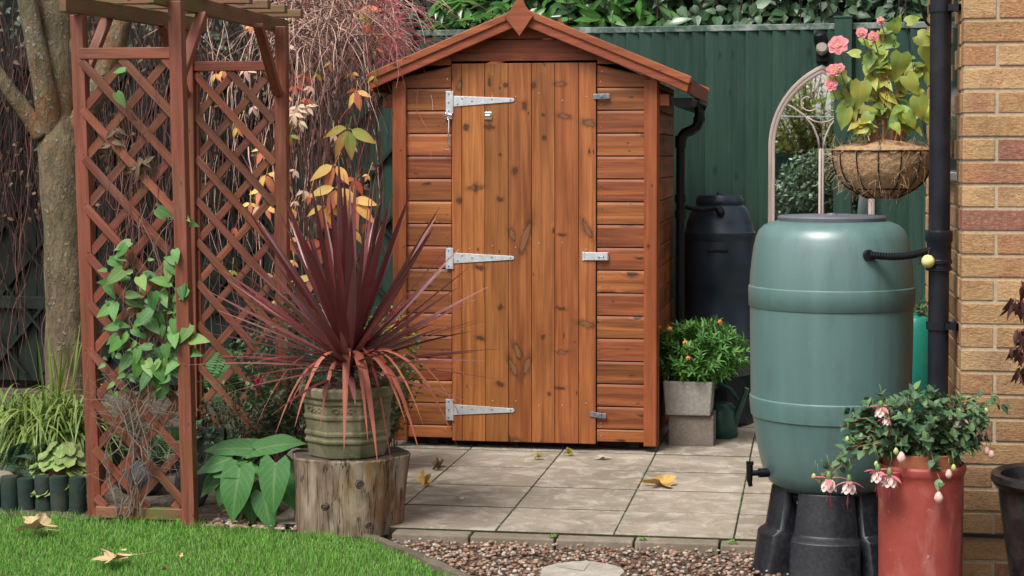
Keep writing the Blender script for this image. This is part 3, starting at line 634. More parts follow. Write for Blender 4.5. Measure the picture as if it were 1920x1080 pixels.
# corner strips
for x0, x1 in ((S(740, 500)[0], S(765.5, 500)[0]), (S(1208.5, 500)[0], S(1233, 500)[0])):
    b = MB(); b.box(x0, x1, YS-.040, YS-.012, .03, roofz(x0 if x0 < XM else x1)-.075); b.build('corner_strip', MAT['trim'], shed, bevel=.003)
b = MB(); b.box(XR+.002, XR+.018, YS-.012, YS+.03, .03, EZ); b.build('corner_strip', MAT['trim'], shed, bevel=.003)
# roof
roof = None
b = MB()
for s in (-1, 1):
    ex = (EL.x if s < 0 else ER.x)
    b.beam((XM, YBG+.5*(YB+.06-YBG), roofz(XM)-.02), (ex, YBG+.5*(YB+.06-YBG), roofz(ex)-.02), YB+.06-YBG-.03, .018, (0, 0, 1))
roof = b.build('roof', MAT['felt'], shed)
for s in (-1, 1):
    ex = (EL.x if s < 0 else ER.x); b = MB()
    dz = .0
    poly = [(0, roofz(XM)), (ex-XM, roofz(ex)), (ex-XM+(.018 if s < 0 else -.018)*1, roofz(ex)-.072), (0, roofz(XM)-.082)]
    b.prism(poly if s < 0 else poly[::-1], (XM, YBG, 0), (1, 0, 0), (0, 0, 1), (0, -1, 0), .016)
    poly = [(0, roofz(XM)+.002), (ex-XM-.004*s*-1, roofz(ex)+.002), (ex-XM+(.009 if s < 0 else -.009), roofz(ex)-.032), (0, roofz(XM)-.036)]
    b.prism(poly if s < 0 else poly[::-1], (XM, YBG-.016, 0), (1, 0, 0), (0, 0, 1), (0, -1, 0), .010)
    b.build('bargeboard', MAT['barge'], shed, bevel=.004)
    b = MB(); b.beam((ex-.006*s, YBG+.03, roofz(ex)-.048), (ex-.006*s, YB+.08, roofz(ex)-.048), .018, .07); b.build('eaves_board', MAT['barge'], shed, bevel=.003)
for Y in (YB+.085,):
    b = MB(); b.beam((XM, Y, roofz(XM)-.035), (EL.x, Y, roofz(EL.x)-.035), .016, .07, (0, 0, 1)); b.beam((XM, Y+.001, roofz(XM)-.035), (ER.x, Y+.001, roofz(ER.x)-.035), .016, .07); b.build('bargeboard', MAT['barge'], shed)
def fin(Y, px=None):
    b = MB(); b.prism([(0, .115), (-.042, .052), (-.077, .018), (0, -.078), (.066, .018), (.04, .052)], (XM-.003, Y, AP.z-.062), (1, 0, 0), (0, 0, 1), (0, -1, 0), .014); return b.build('finial', MAT['barge'], shed, bevel=.002)
fin(YBG-.027); fin(YB+.115)
for x in (XL-.035, XR+.035):
    b = MB(); zz = S(727, 191)[1] if x < XM else S(1250, 187)[1]; b.box(x-.032, x+.032, YS-.005, YS+.05, zz-.028, zz+.026); b.build('purlin_end', MAT['barge'], shed, bevel=.002)
# door
mk = []
for px, py, rx, ry, rot in ((985, 446, 7, 33, .30), (962, 688, 6, 19, -.42), (988, 686, 6, 18, .32), (970, 658, 6, 16, -.35), (1101, 430, 6, 17, -.5), (1099, 608, 16, 5, .25), (1104, 231, 12, 6, .2), (892, 352, 14, 4, -.1), (893, 352, 4, 7, 0), (874, 238, 5, 6, 0), (917, 238, 9, 4, .3), (983, 199, 5, 8, 0), (1050, 158, 10, 4, 0), (1058, 218, 12, 4, .2), (1020, 259, 4, 4, 0), (965, 320, 5, 7, -.2), (938, 290, 3, 3, 0), (938, 374, 6, 4, 0), (960, 441, 5, 12, -.3), (900, 502, 9, 4, .1), (1054, 440, 9, 3, .1), (939, 576, 5, 4, 0), (1018, 632, 4, 4, 0), (900, 634, 8, 4, .2), (1052, 578, 9, 3, .1), (1054, 660, 10, 3, -.1), (937, 720, 8, 4, .2), (1050, 727, 9, 3, 0), (1030, 740, 3, 4, 0), (1018, 215, 3, 3, 0), (1000, 160, 4, 6, .2), (862, 160, 5, 10, .2), (861, 376, 4, 6, 0), (970, 828, 10, 5, .4), (948, 160, 4, 4, 0)):
    q = PY(px, py, YS-.03); k_ = 1/scl(YS, 990); mk.append((q.x-XM, q.z, rx*k_*.85, ry*k_*.9, rot))
MAT['door'] = wood('stained_door_pine', (0.23, 0.069, 0.019), (0.44, 0.157, 0.045), kd=(3.6, 8.5), knots=0.35, marks=mk)
edges = [849.5, 868.5, 911.5, 955, 998.5, 1042, 1086.5, 1119]
b = MB()
for i in range(7):
    x0 = S(edges[i], 500)[0]+.0012; x1 = S(edges[i+1], 500)[0]-.0012
    b.box(x0, x1, YS-.030-rnd(0, .0012), YS-.008, DZ0, DZ1)
b.m = 1
for x, z in [(S(edges[i]+14, 500)[0], z) for i in range(1, 7) for z in (.22, 1.0, 1.72)]: b.obox((x, YS-.0325, z+rnd(-.02, .02)), ((1, 0, 0), (0, 1, 0), (0, 0, 1)), (.0022, .0016, .0022))
door = b.build('door', [MAT['door'], MAT['zinc']], shed, bevel=.002)
for (py0, py1, sy0, sy1, ey0, ey1) in ((171, 213, 180, 200, 184, 191), (465, 504, 474, 494, 480, 487), (748, 788, 758, 778, 765.5, 773)):
    b = MB(); x0, zt = S(836, py0, YS-.03); x1, zb = S(847.5, py1, YS-.03); b.box(x0, x1, YS-.034, YS-.0295, zb, zt)
    b.tube([(x1+.004, YS-.036, zb), (x1+.004, YS-.036, zt)], .0055, 10)
    xa, za = S(849, sy0, YS-.03); xb, zb2 = S(849, sy1, YS-.03); xc, zc = S(961, ey0, YS-.03); xd, zd = S(961, ey1, YS-.03); zm = (zc+zd)/2; rr = (zc-zd)/2
    poly = [(xa, zb2), (xc, zd)] + [(xc+rr*sin(a)*1.0, zm-rr*cos(a)) for a in np.linspace(.3, pi-.3, 6)] + [(xc, zc), (xa, za)]
    b.prism(poly, (0, YS-.0305, 0), (1, 0, 0), (0, 0, 1), (0, -1, 0), .0045)
    b.m = 1
    for px, py in ((858, sy0+15), (866, sy0+5), (885, (sy0+sy1)/2-.5), (922, (ey0+ey1)/2-1.0), (957, (ey0+ey1)/2), (841, py0+5), (841, py1-5), (841, (py0+py1)/2)):
        x, z = S(px, py, YS-.035); b.tube([(x, YS-.0345, z), (x, YS-.0372, z)], .0042, 8)
    b.build('strap_hinge', [MAT['zinc'], MAT['grey_metal']], door, bevel=.0008)
# cabin hook hanging by the hinge, and its eye on the door
b = MB(); x, z = S(841, 217, YS-.03)
for dz in (.006, -.012): b.box(x-.018, x+.018, YS-.034, YS-.0205, z+dz-.006, z+dz+.009)
b.tube([(x-.015, YS-.04, z-.002), (x, YS-.05, z+.004), (x+.015, YS-.04, z-.002)], .008, 8)
hk = b.build('hook_plate', MAT['chrome'], shed, bevel=.002)
b = MB(); pts = [S(840, 222), S(845, 226), S(844.5, 250), S(844, 270), S(847.5, 277), S(845, 281), S(834.5, 282)]
b.tube([(q[0], YS-.040-(.004 if i else 0), q[1]) for i, q in enumerate(pts)], .0038, 8); b.build('cabin_hook', MAT['chrome'], hk, smooth=True)
b = MB(); x, z = S(915.5, 217, YS-.03)
for dz in (.009, -.011): b.box(x-.018, x+.018, YS-.034, YS-.0295, z+dz-.009, z+dz+.009)
b.tube([(x-.016, YS-.036, z), (x-.008, YS-.047, z), (x+.008, YS-.047, z), (x+.016, YS-.036, z)], .006, 8)
b.build('hook_eye', MAT['chrome'], door, bevel=.002)
for px, py, tl in ((1128, 181, .02), (1121.5, 778, -.12)):
    b = MB(); x, z = S(px, py, YS-.03); ax = V((cos(tl), 0, sin(tl))); az = V((-sin(tl), 0, cos(tl)))
    b.obox((x, YS-.038, z), (ax, (0, 1, 0), az), (.017, .003, .0125))
    for s in (-1, 1): b.obox(V((x, YS-.0345, z))+ax*(.028*s), (ax, (0, 1, 0), az), (.011, .003, .0125))
    b.tube([(x, YS-.041, z), (x, YS-.045, z)], .0075, 12)
    b.build('turn_button', MAT['grey_metal'], shed, bevel=.0015)
b = MB(); x0, z1 = S(1092, 473, YS-.03); x1, z0 = S(1139, 488, YS-.03); b.box(x0+.012, x1, YS-.038, YS-.0315, z0, z1); b.box(x0, x0+.011, YS-.036, YS-.0305, z0-.002, z1+.002); b.box(x1+.001, x1+.004, YS-.036, YS-.021, z0, z1)
hp = b.build('hasp', MAT['zinc'], door, bevel=.001)
b = MB(); x, z = S(1127, 480, YS-.03); b.tube([(x-.012, YS-.039, z), (x-.01, YS-.052, z-.002), (x+.01, YS-.052, z-.002), (x+.012, YS-.039, z)], .0028, 8); b.build('staple', MAT['grey_metal'], hp)
# gutter and its downpipe
b = MB(); gx, gzz = S(1274, 188); gx += .012
prf = [(cos(a)*.05, sin(a)*.05) for a in np.linspace(pi, 2*pi, 12)]
prf = prf+[(x*.9, z*.9) for x, z in prf[::-1]]
b.prism(prf, (gx, YS+.0, gzz+.012), (1, 0, 0), (0, 0, 1), (0, 1, 0), YB-YS+.06)
b.prism([(cos(a)*.052, sin(a)*.052) for a in np.linspace(pi, 2*pi, 12)], (gx, YS-.004, gzz+.012), (1, 0, 0), (0, 0, 1), (0, 1, 0), .008)
b.build('gutter', MAT['black_pl'], shed, smooth='auto')
b = MB(); yy = 8.68; q = [S(1305, 195, yy), S(1312, 206, yy), S(1311, 224, yy), S(1306, 238, yy), S(1295, 245, yy), S(1283, 250, yy), S(1277, 259, yy), S(1276, 275, yy)]
b.tube([(p[0], yy, p[1]) for p in q], .026, 14)
for p in (q[2], q[6]): b.tube([(p[0], yy, p[1]-.012), (p[0], yy, p[1]+.012)], .031, 14)
x = q[-1][0]; b.tube([(x, yy, q[-1][1]+.01), (x, yy, S(1276, 600, yy)[1]), (x, yy, .05)], .0225, 14)
for py in (270, 372, 402): z = S(1276, py, yy)[1]; b.tube([(x, yy, z-.02), (x, yy, z+.02)], .029, 14)
b.tube([S(1300, 190, yy)[0:1]+(yy, S(1300, 190, yy)[1]), (S(1325, 200, yy)[0], yy, S(1325, 200, yy)[1])], .022, 12)
b.build('downpipe', MAT['black_pl'], shed, smooth='auto')

# ================================================================== FENCES
FA = radians(4.5); FD = V((cos(FA), -sin(FA), 0)); FN = V((-sin(FA), -cos(FA), 0)); FO = PY(1560, 290, 9.78)
def FP(px, py=290, off=0.0):      # a pixel on the fence plane (off metres in front of it)
    d = ray(px, py); o = V((FO.x, FO.y, 0))+FN*off
    t = (o-V((0, 0, EYE))).dot(FN)/d.dot(FN); return _O+d*t
def fs(px): return (FP(px)-FO).dot(FD)
ft = FP(1500, 47).z
fence = thing('green_fence', (FO.x, FO.y, 0), 'tall dark green feather-edge board fence behind the shed and mirror', 'fence')
b = MB(); s = fs(560)
while s < fs(2100):
    wv = rnd(.074, .082); o = V((FO.x, FO.y, 0))+FD*s
    pl = [(0, 0), (wv+.012, 0), (wv+.012, .003), (.004, .026), (0, .023)]; npl = 5
    k = len(b.v); ru, rv = rnd(0, 40), rnd(0, 40); z1 = ft-.03+rnd(-.004, .004)
    for z in (.12, z1):
        for x, t in pl: b.v.append(o+FD*x+FN*(t-.004+.004)+V((0, 0, z)))
    for i in range(npl):
        j = (i+1) % npl; b.face([k+i, k+j, k+npl+j, k+npl+i], [(ru, rv+pl[i][0]), (ru, rv+pl[j][0]), (ru+z1, rv+pl[j][0]), (ru+z1, rv+pl[i][0])])
    b.face([k+npl+i for i in range(npl)], [(ru, rv)]*npl); s += wv
b.build('board_panel', MAT['fence'], fence)
b = MB(); o = V((FO.x, FO.y, 0)); b.beam(o+FD*fs(560)+V((0, 0, ft-.012))+FN*.006, o+FD*fs(2100)+V((0, 0, ft-.012))+FN*.006, .042, .036); b.build('cap_rail', MAT['cap'], fence, bevel=.004)
b = MB(); b.beam(o+FD*fs(560)+V((0, 0, .055)), o+FD*fs(2100)+V((0, 0, .055)), .03, .13); b.build('gravel_board', MAT['fence'], fence)
for px in (1581, 766, 2060):
    b = MB(); p = o+FD*fs(px)+FN*.03; hh = (fs(1598)-fs(1565))/2
    b.obox((p.x, p.y, (ft+.03)/2), (FD, FN, (0, 0, 1)), (hh, .045, (ft+.03)/2)); b.obox((p.x, p.y, ft+.036), (FD, FN, (0, 0, 1)), (hh+.004, .05, .006)); b.build('fence_post', MAT['fence'], fence, bevel=.003)
# old fence on the left, with its trellis of crossed battens
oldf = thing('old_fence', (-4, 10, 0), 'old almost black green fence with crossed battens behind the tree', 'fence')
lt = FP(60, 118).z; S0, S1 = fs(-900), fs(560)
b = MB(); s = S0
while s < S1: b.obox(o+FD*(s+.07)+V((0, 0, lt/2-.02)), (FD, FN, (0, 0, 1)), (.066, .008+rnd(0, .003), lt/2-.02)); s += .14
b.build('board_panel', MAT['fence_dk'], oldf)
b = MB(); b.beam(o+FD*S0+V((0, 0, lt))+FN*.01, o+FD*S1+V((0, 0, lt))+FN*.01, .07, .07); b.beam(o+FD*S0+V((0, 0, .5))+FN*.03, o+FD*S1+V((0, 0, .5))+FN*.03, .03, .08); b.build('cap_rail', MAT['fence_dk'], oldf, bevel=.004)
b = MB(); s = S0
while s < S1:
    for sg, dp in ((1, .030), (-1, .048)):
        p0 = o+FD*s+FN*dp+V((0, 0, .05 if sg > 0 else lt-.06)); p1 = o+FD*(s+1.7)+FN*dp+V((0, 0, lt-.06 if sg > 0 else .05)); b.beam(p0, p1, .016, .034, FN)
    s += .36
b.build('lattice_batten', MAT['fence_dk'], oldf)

# ------------------------------------------------------------------ lamp on the fence post
p = FP(1542, 88, .03); lamp = thing('wall_lamp', p, 'small black bullet-shaped lamp fixed to the green fence', 'lamp')
b = MB(); sc = 1/scl(9.7, 1545)
b.lathe([(.02, -.045), (.036, -.035), (.040, -.01), (.040, .03), (.034, .062), (.012, .078)], (0, 0, 0), 20)
xf = M4.Translation(p+FN*.06+V((0, 0, .01))) @ M4.Rotation(radians(-12), 4, 'Y') @ M4.Rotation(radians(18), 4, 'X'); b.build('housing', MAT['black_pl'], lamp, smooth='auto', xf=xf)
b = MB(); b.lathe([(.0335, .0), (.034, .03), (.026, .04)], (0, 0, -.0), 16); xf2 = M4.Translation(p+FN*.088+V((.004, 0, -.022))) @ M4.Rotation(radians(70), 4, 'X'); b.build('diffuser', MAT['diffuser'], lamp, smooth='auto', xf=xf2)
b = MB(); b.obox(p+FN*.005+V((0, 0, -.04)), (FD, FN, (0, 0, 1)), (.034, .02, .045)); b.tube([p+FN*.01+V((0, 0, -.05)), p+FN*.055+V((0, 0, -.05)), p+FN*.06+V((0, 0, -.02))], .016, 10); b.build('bracket', MAT['black_pl'], lamp, bevel=.004)

# ------------------------------------------------------------------ gothic mirror on the fence
mc = FP(1540.5, 275, .03); HA = (fs(1640)-fs(1441))/2
mir = thing('arched_mirror', (mc.x, mc.y, .5), 'gothic arched mirror with pale wooden tracery frame hung on green fence', 'mirror')
XF = M4(((FD.x, FN.x, 0, mc.x), (FD.y, FN.y, 0, mc.y), (0, 0, 1, mc.z), (0, 0, 0, 1)))
rise = FP(1540, 122, .03).z-mc.z; zb = .52-mc.z
def arch(a, h, n=14):
    Rr = (a*a+h*h)/(2*a); an = math.asin(min(1, h/Rr)); pts = []
    for i in range(n+1):
        t = an*i/n; pts.append((-a+Rr-Rr*cos(t), Rr*sin(t)))
    return pts
def archline(a, h, z0): l = arch(a, h); return [(-a, z0)]+l+[(-x, z) for x, z in l[::-1][1:]]+[(a, z0)]
fw = .036
outer = archline(HA, rise, zb); inner = archline(HA-fw, rise-fw*1.35, zb+fw)
b = MB(); k = len(outer)
def ring(b, o_, i_, d0, d1, ch=.006):
    n = len(o_); base = len(b.v)
    def mixp(p, q, t): return (p[0]+(q[0]-p[0])*t, p[1]+(q[1]-p[1])*t)
    cols = [(0, d0), (0, d1-ch), (.18, d1), (.45, d1), (.55, d1-ch*.7), (.8, d1-ch*.7), (1, d1-ch*1.6), (1, d0)]
    u = 0
    for i in range(n):
        for t, d in cols:
            q = mixp(o_[i], i_[i], t); b.v.append(V((q[0], d, q[1])))
    m_ = len(cols)
    for i in range(n):
        j = (i+1) % n; L = sqrt((o_[j][0]-o_[i][0])**2+(o_[j][1]-o_[i][1])**2)
        for c_ in range(m_-1):
            b.face([base+i*m_+c_, base+j*m_+c_, base+j*m_+c_+1, base+i*m_+c_+1], [(u, cols[c_][0]*.03), (u+L, cols[c_][0]*.03), (u+L, cols[c_+1][0]*.03), (u, cols[c_+1][0]*.03)])
        u += L
ring(b, outer, inner, 0, .03); b.build('frame', MAT['mirrorframe'], mir, smooth='auto', xf=XF)
b = MB()
def bar(pts, wv=.0068): b.tube([(x, .012, z) for x, z in pts], wv, 8)
bar([(-.0085, zb+fw), (-.0085, -.01)]); bar([(.0085, zb+fw), (.0085, -.01)])
for s in (-1, 1):
    bar([(s*.0085, -.03), (s*.02, .05), (s*.05, .12), (s*.10, .18), (s*.165, .225), (s*.215, .25)], .006)
    bar([(s*.085, .17), (s*.045, .145), (0, .135)], .0045)
    sp = []
    for i in range(16):
        t = i/15; a = pi*1.25+t*4.4; r_ = .058*(1-.62*t); sp.append((s*(.095-.02+r_*cos(a)), .255+r_*sin(a)))
    bar(sp, .004)
    bar([(s*.012, rise-.075), (s*.03, .33), (s*.055, .305)], .0045)
b.build('tracery', MAT['mirrorframe'], mir, smooth=True, xf=XF)
b = MB(); b.prism([(x*.985, z) for x, z in archline(HA-.01, rise-.015, zb+.012)], (0, .004, 0), (1, 0, 0), (0, 0, 1), (0, 1, 0), .004); b.build('glass', MAT['glass'], mir, xf=XF)

# ================================================================== HOUSE
PC = PY(1805, 290, 5.66); HX, HY = PC.x, PC.y
house = thing('brick_house', (HX+.6, HY+.6, 0), 'corner of a yellow and red brick house', 'house')
b = MB(); CH = .0765; BL, BH_, MT = .215, .066, .0105
zt0 = .1+0.0
def brick_run(b, ncourse, z0, L, origin, d, n, off=0):
    o = V(origin); d = V(d); n = V(n)
    for c in range(ncourse):
        z = z0+c*CH; s = 0.0; first = True; half = (c+off) % 2 == 0
        while s < L:
            l = BL/2-MT/2 if (first and half) else BL
            l2 = min(l, L-s)
            if l2 > .03:
                cc = o+d*(s+l2/2)+n*(-.05+rnd(-.001, .002))+V((0, 0, z+BH_/2))
                skip = WIN and d.y > .5 and WIN[0] < (o+d*(s+l2/2)).y < WIN[1] and z+BH_ > WIN[2] and z < WIN[3]
                if not skip: b.obox(cc, (d, n, (0, 0, 1)), (l2/2-.0003, .05, BH_/2))
            s += l+MT; first = False
DPZ = GZ(1860, 1008, 0).z
zdpc = PY(1860, 1008, HY).z
NC = 33
WY0 = YofX(HX, 1793); WZ0 = PX(1786, 338, HX).z; WIN = (WY0+.02, 6.95, WZ0, 2.2)
Z0 = zdpc+.012-(0)
brick_run(b, NC, Z0, 1.3, (HX, HY, 0), (1, 0, 0), (0, -1, 0)); brick_run(b, NC, Z0, 1.65, (HX, HY+.1135, 0), (0, 1, 0), (-1, 0, 0), 1)
brick_run(b, 3, Z0-.01-3*CH, 1.3, (HX, HY, 0), (1, 0, 0), (0, -1, 0), 1); brick_run(b, 3, Z0-.01-3*CH, 1.65, (HX, HY+.1135, 0), (0, 1, 0), (-1, 0, 0), 0)
wall = b.build('wall', MAT['brick'], house, bevel=.0025)
b = MB(); zt = Z0+NC*CH
b.box(HX+.0035, HX+1.3, HY+.0035, HY+.10, -.1, zt); b.box(HX+.0035, HX+.10, HY+.10, WIN[0], -.1, zt); b.box(HX+.0035, HX+.10, WIN[0], 7.4, -.1, WZ0); b.box(HX+.0035, HX+.1, WIN[0], 7.4, WIN[3], zt); b.box(HX+.0035, HX+.1, WIN[1], 7.4, WZ0, WIN[3]); b.box(HX+.1, HX+1.3, 7.3, 7.4, -.1, zt)
b.build('mortar', MAT['mortar'], wall)
b = MB(); b.box(HX-.006, HX+1.3, HY-.006, HY+.02, Z0-.0115, Z0-.0015); b.box(HX-.006, HX+.02, HY+.02, 7.4, Z0-.0115, Z0-.0015); b.build('damp_course', MAT['dpc'], house)
b = MB(); fx = HX+.012
for y0, y1, z0, z1 in ((WIN[0], WIN[0]+.05, WZ0+.03, WIN[3]), (WIN[1]-.05, WIN[1], WZ0+.03, WIN[3]), (WIN[0]+.05, WIN[1]-.05, WZ0+.03, WZ0+.08), (WIN[0]+.05, WIN[1]-.05, WIN[3]-.05, WIN[3])): b.box(fx, fx+.06, y0, y1, z0, z1)
win = b.build('window', MAT['black_pl'], house, bevel=.004)
b = MB(); b.box(fx+.02, fx+.03, WIN[0]+.05, WIN[1]-.05, WZ0+.08, WIN[3]-.05); b.build('pane', MAT['wglass'], win)
b = MB(); b.box(HX-.022, fx+.06, WIN[0]-.03, WIN[1]+.03, WZ0-.0, WZ0+.028); b.build('sill', MAT['pvc'], win, bevel=.004)
# ------------------------------------------------------------------ drainpipe
pc = PY(1762, 290, 5.80); PXc, PYc = pc.x, pc.y
dp = thing('drainpipe', (PXc, PYc, 0), 'black drainpipe running down beside the brick corner', 'drainpipe')
rr = .0355; b = MB(); zj = PY(1762, 434, PYc).z
b.tube([(PXc, PYc, .05), (PXc, PYc, zj-.02)], rr*.96, 24); b.tube([(PXc, PYc, zj-.02), (PXc, PYc, 2.55)], rr, 24); b.build('pipe', MAT['pipe'], dp, smooth='auto')
b = MB(); z1, z2 = PY(1762, 431, PYc).z, PY(1762, 508, PYc).z
b.lathe([(rr+.001, z2), (rr+.008, z2+.002), (rr+.008, z2+.012), (rr+.004, z2+.014), (rr+.004, z2+.024), (rr+.009, z2+.026), (rr+.009, z2+.036), (rr+.005, z2+.04), (rr+.005, z1-.045), (rr+.01, z1-.035), (rr+.01, z1-.006), (rr+.001, z1)], (PXc, PYc, 0), 28, cap0=False, cap1=False); b.build('collar', MAT['pipe'], dp, smooth='auto')
for py in (16, 610):
    z = PY(1762, py, PYc).z; b = MB(); b.lathe([(rr+.0005, z-.013), (rr+.005, z-.013), (rr+.005, z+.013), (rr+.0005, z+.013)], (PXc, PYc, 0), 24, cap0=False, cap1=False)
    b.box(PXc+rr+.002, HX-.0005, PYc-.006, PYc+.006, z-.011, z+.011); b.box(PXc+.02, HX-.0005, PYc-.045, PYc-.037, z-.011, z+.011); b.box(HX-.008, HX-.0005, PYc-.045, PYc+.04, z-.011, z+.011); b.build('bracket', MAT['pipe'], dp, smooth='auto')

# ================================================================== GREEN WATER BUTT
BY = 6.08; bc = PY(1560, 290, BY); BX = bc.x; bs = scl(BY, 1560)
def bz(py): return PY(1560, py, BY).z
butt = thing('water_butt', (BX, BY, bz(918)), 'large sage green plastic water butt on a black stand', 'water butt')
P = [(918, 72), (913, 98), (900, 115), (880, 126), (850, 134), (820, 140), (790, 144.5), (778, 147), (776, 149.5), (748, 152.5), (741, 152), (739, 149.8), (700, 150.5), (640, 151.5), (575, 152), (572, 154.5), (542, 155.5), (536, 155), (534, 152.6), (515, 152), (490, 149.5), (465, 146), (445, 141.5), (432, 136), (422, 126), (416, 112), (413, 98)]
prof = [(r/bs, bz(y)) for y, r in P]
b = MB(); b.lathe(prof, (BX, BY, 0), 72); b.build('barrel', MAT['butt'], butt, smooth='auto')
b = MB(); b.lathe([(94/bs, bz(414)), (100/bs, bz(413)), (101/bs, bz(407)), (98/bs, bz(404)), (60/bs, bz(402.5)), (.001, bz(402.5))], (BX, BY, 0), 56); b.lathe([(.02, bz(403)), (.018, bz(400)), (.002, bz(399))], (BX, BY, 0), 20, cap0=False); lid = b.build('lid', MAT['lid'], butt, smooth='auto')
tp = PY(1440, 886, BY-.10); b = MB(); tx = V((BX-.215, BY-.10, tp.z))
b.tube([tx, tx+V((-.035, -.012, 0))], .016, 12); b.tube([tx+V((-.03, -.01, .0)), tx+V((-.066, -.022, 0))], .010, 12); e = tx+V((-.066, -.022, 0))
b.tube([e+V((0, 0, .032)), e+V((0, 0, .0)), e+V((0, 0, -.03))], [.012, .012, .010], 12); b.tube([e+V((0, 0, -.03)), e+V((.004, 0, -.046))], .008, 10); b.beam(e+V((-.012, 0, .036)), e+V((.014, 0, .036)), .008, .012); b.build('tap', MAT['black_pl'], butt, smooth='auto')
# stand: hollow stepped legs under a ring
stand = thing('water_butt_stand', (BX, BY, 0), 'scuffed black plastic stand with stepped legs under green water butt', 'stand')
zs = bz(915)
b = MB(); b.lathe([(.165, zs-.03), (.17, zs-.012), (.165, zs-.004), (.13, zs-.004), (.12, zs-.03)], (BX, BY, 0), 40, cap0=False, cap1=False); b.build('ring', MAT['stand_pl'], stand, smooth='auto')
for ang, w0, w1 in ((-95, .108, .124), (-166, .085, .09), (-34, .09, .10), (85, .10, .115)):
    a = radians(ang); rd = V((cos(a), sin(a), 0)); tg = V((-rd.y, rd.x, 0)); c0 = V((BX, BY, 0)); b = MB()
    lv = [(-.05, w1+.012, .10, .285), (-.034, w1+.012, .10, .285), (-.030, w1, .105, .272), (.105, (w0+w1)/2+.004, .115, .255), (.115, (w0+w1)/2-.000, .12, .240), (.125, (w0+w1)/2-.006, .125, .228), (zs+.012, w0-.010, .14, .205), (zs+.018, w0-.016, .145, .198)]
    k = len(b.v)
    for z, hw, r0, r1 in lv:
        cv = .03
        ring_ = [(r0, -hw*.8), (r1-.05, -hw)]+[(r1-.02-.02*(abs(t)**2.2)+.012*(1-t*t)+.012, hw*t*.97) for t in (-1, -.8, -.5, -.2, .2, .5, .8, 1)]+[(r1-.05, hw), (r0, hw*.8)]
        for r_, t in ring_: b.v.append(c0+rd*r_+tg*t+V((0, 0, z)))
    m_ = 12
    for i in range(len(lv)-1):
        for j in range(m_): j2 = (j+1) % m_; b.face([k+i*m_+j, k+i*m_+j2, k+(i+1)*m_+j2, k+(i+1)*m_+j], [(0, 0)]*4)
    b.face([k+j for j in range(m_)][::-1], [(0, 0)]*m_); b.face([k+(len(lv)-1)*m_+j for j in range(m_)], [(0, 0)]*m_)
    b.build('leg', MAT['stand_pl'], stand, bevel=.004, smooth='auto')
# ribbed hose from butt to drainpipe
def ribbed(p0, p1, r=.014, rib=.009, elbow=None):
    b = MB(); p0 = V(p0); p1 = V(p1); n = int((p1-p0).length/rib); pts = []; rad = []
    for i in range(n*2+1):
        t = i/(n*2); pts.append(p0.lerp(p1, t)+V((0, 0, -.012*sin(pi*t)))); rad.append(r if i % 2 else r*.8)
    b.tube(pts, rad, 14); return b
p0 = PY(1632, 478, BY-.265); p1 = V((PXc-.03, PYc-.01, PY(1750, 470, PYc).z))
b = ribbed(p0, p1); q = V((p0.x-.006, BY-.255, p0.z-.002)); b.tube([q+V((0, .03, 0)), q+V((0, 0, 0)), q+V((.004, -.012, 0))], [.02, .02, .018], 14)
tag(b.build('ribbed_hose', MAT['black_pl'], smooth='auto', loc=p0), 'black ribbed hose joining green water butt to the drainpipe', 'hose')
p = PY(1740, 490, PYc-.05); b = MB(); b.lathe([(.001, -.022), (.012, -.019), (.02, -.01), (.0225, 0), (.02, .01), (.012, .019), (.001, .022)], p, 20)
ballo = b.build('hanging_ball', MAT['ball'], smooth=True, loc=p); tag(ballo, 'small pale yellow ball hanging beside the drainpipe collar', 'ball')
b = MB()
for i in range(16): b.blade(p+V((-.012, 0, .012)), V((-1, rnd(-.5, .5), rnd(-1.4, .6))), rnd(.03, .05), .004, .3, 3)
b.tube([p+V((0, 0, .02)), p+V((.006, .02, .045))], .0015, 5); b.build('netting', MAT['twig_dark'], ballo)

# ================================================================== BLACK WATER BUTT at the back
KY = 9.12; kc = PY(1350, 290, KY); KX = kc.x; ks = scl(KY, 1350)
def kz(py): return PY(1350, py, KY).z
kb = thing('water_butt', (KX, KY, 0), 'dark navy slim water butt standing behind the flower planter', 'water butt')
b = MB(); P = [(700, 58), (690, 62), (640, 64), (636, 66), (628, 66), (624, 64.5), (560, 66), (540, 66.5), (538, 67.5), (480, 66.5), (450, 65.5), (448, 67), (435, 67), (432, 64), (415, 61), (400, 55), (388, 48), (384, 44)]
b.lathe([(r/ks, kz(y)) for y, r in P], (KX, KY, 0), 48); b.build('barrel', MAT['blackbutt'], kb, smooth='auto')
b = MB(); b.lathe([(42/ks, kz(386)), (45/ks, kz(382)), (45/ks, kz(374)), (40/ks, kz(366)), (.001, kz(364))], (KX, KY, 0), 40); b.lathe([(.018, kz(365)), (.016, kz(361)), (.001, kz(360.5))], (KX, KY, 0), 14, cap0=False); b.build('lid', MAT['blackbutt'], kb, smooth='auto')
b = MB(); b.lathe([(66/ks, -.002), (66/ks, .02), (60/ks, .10), (56/ks, kz(700))], (KX, KY, 0), 10); b.build('base', MAT['black_pl'], kb)
b = MB(); b.box(KX-.055, KX+.055, KY-66/ks-.004, KY-66/ks+.03, kz(470), kz(462)); b.box(KX-.05, KX+.05, KY-66/ks-.0055, KY-66/ks, kz(468.5), kz(463.5)); b.build('grip', MAT['black_pl'], kb, bevel=.003)
b = ribbed(PY(1285, 388, KY-.15), PY(1345, 390, KY-.19), .013); p = PY(1350, 395, KY-.19); b.tube([p+V((-.01, 0, .01)), p+V((0, -.006, 0)), p+V((.004, .02, -.012))], .022, 12)
tag(b.build('ribbed_hose', MAT['black_pl'], smooth='auto', loc=PY(1285, 388, KY-.15)), 'short black hose from shed downpipe into dark navy water butt', 'hose')

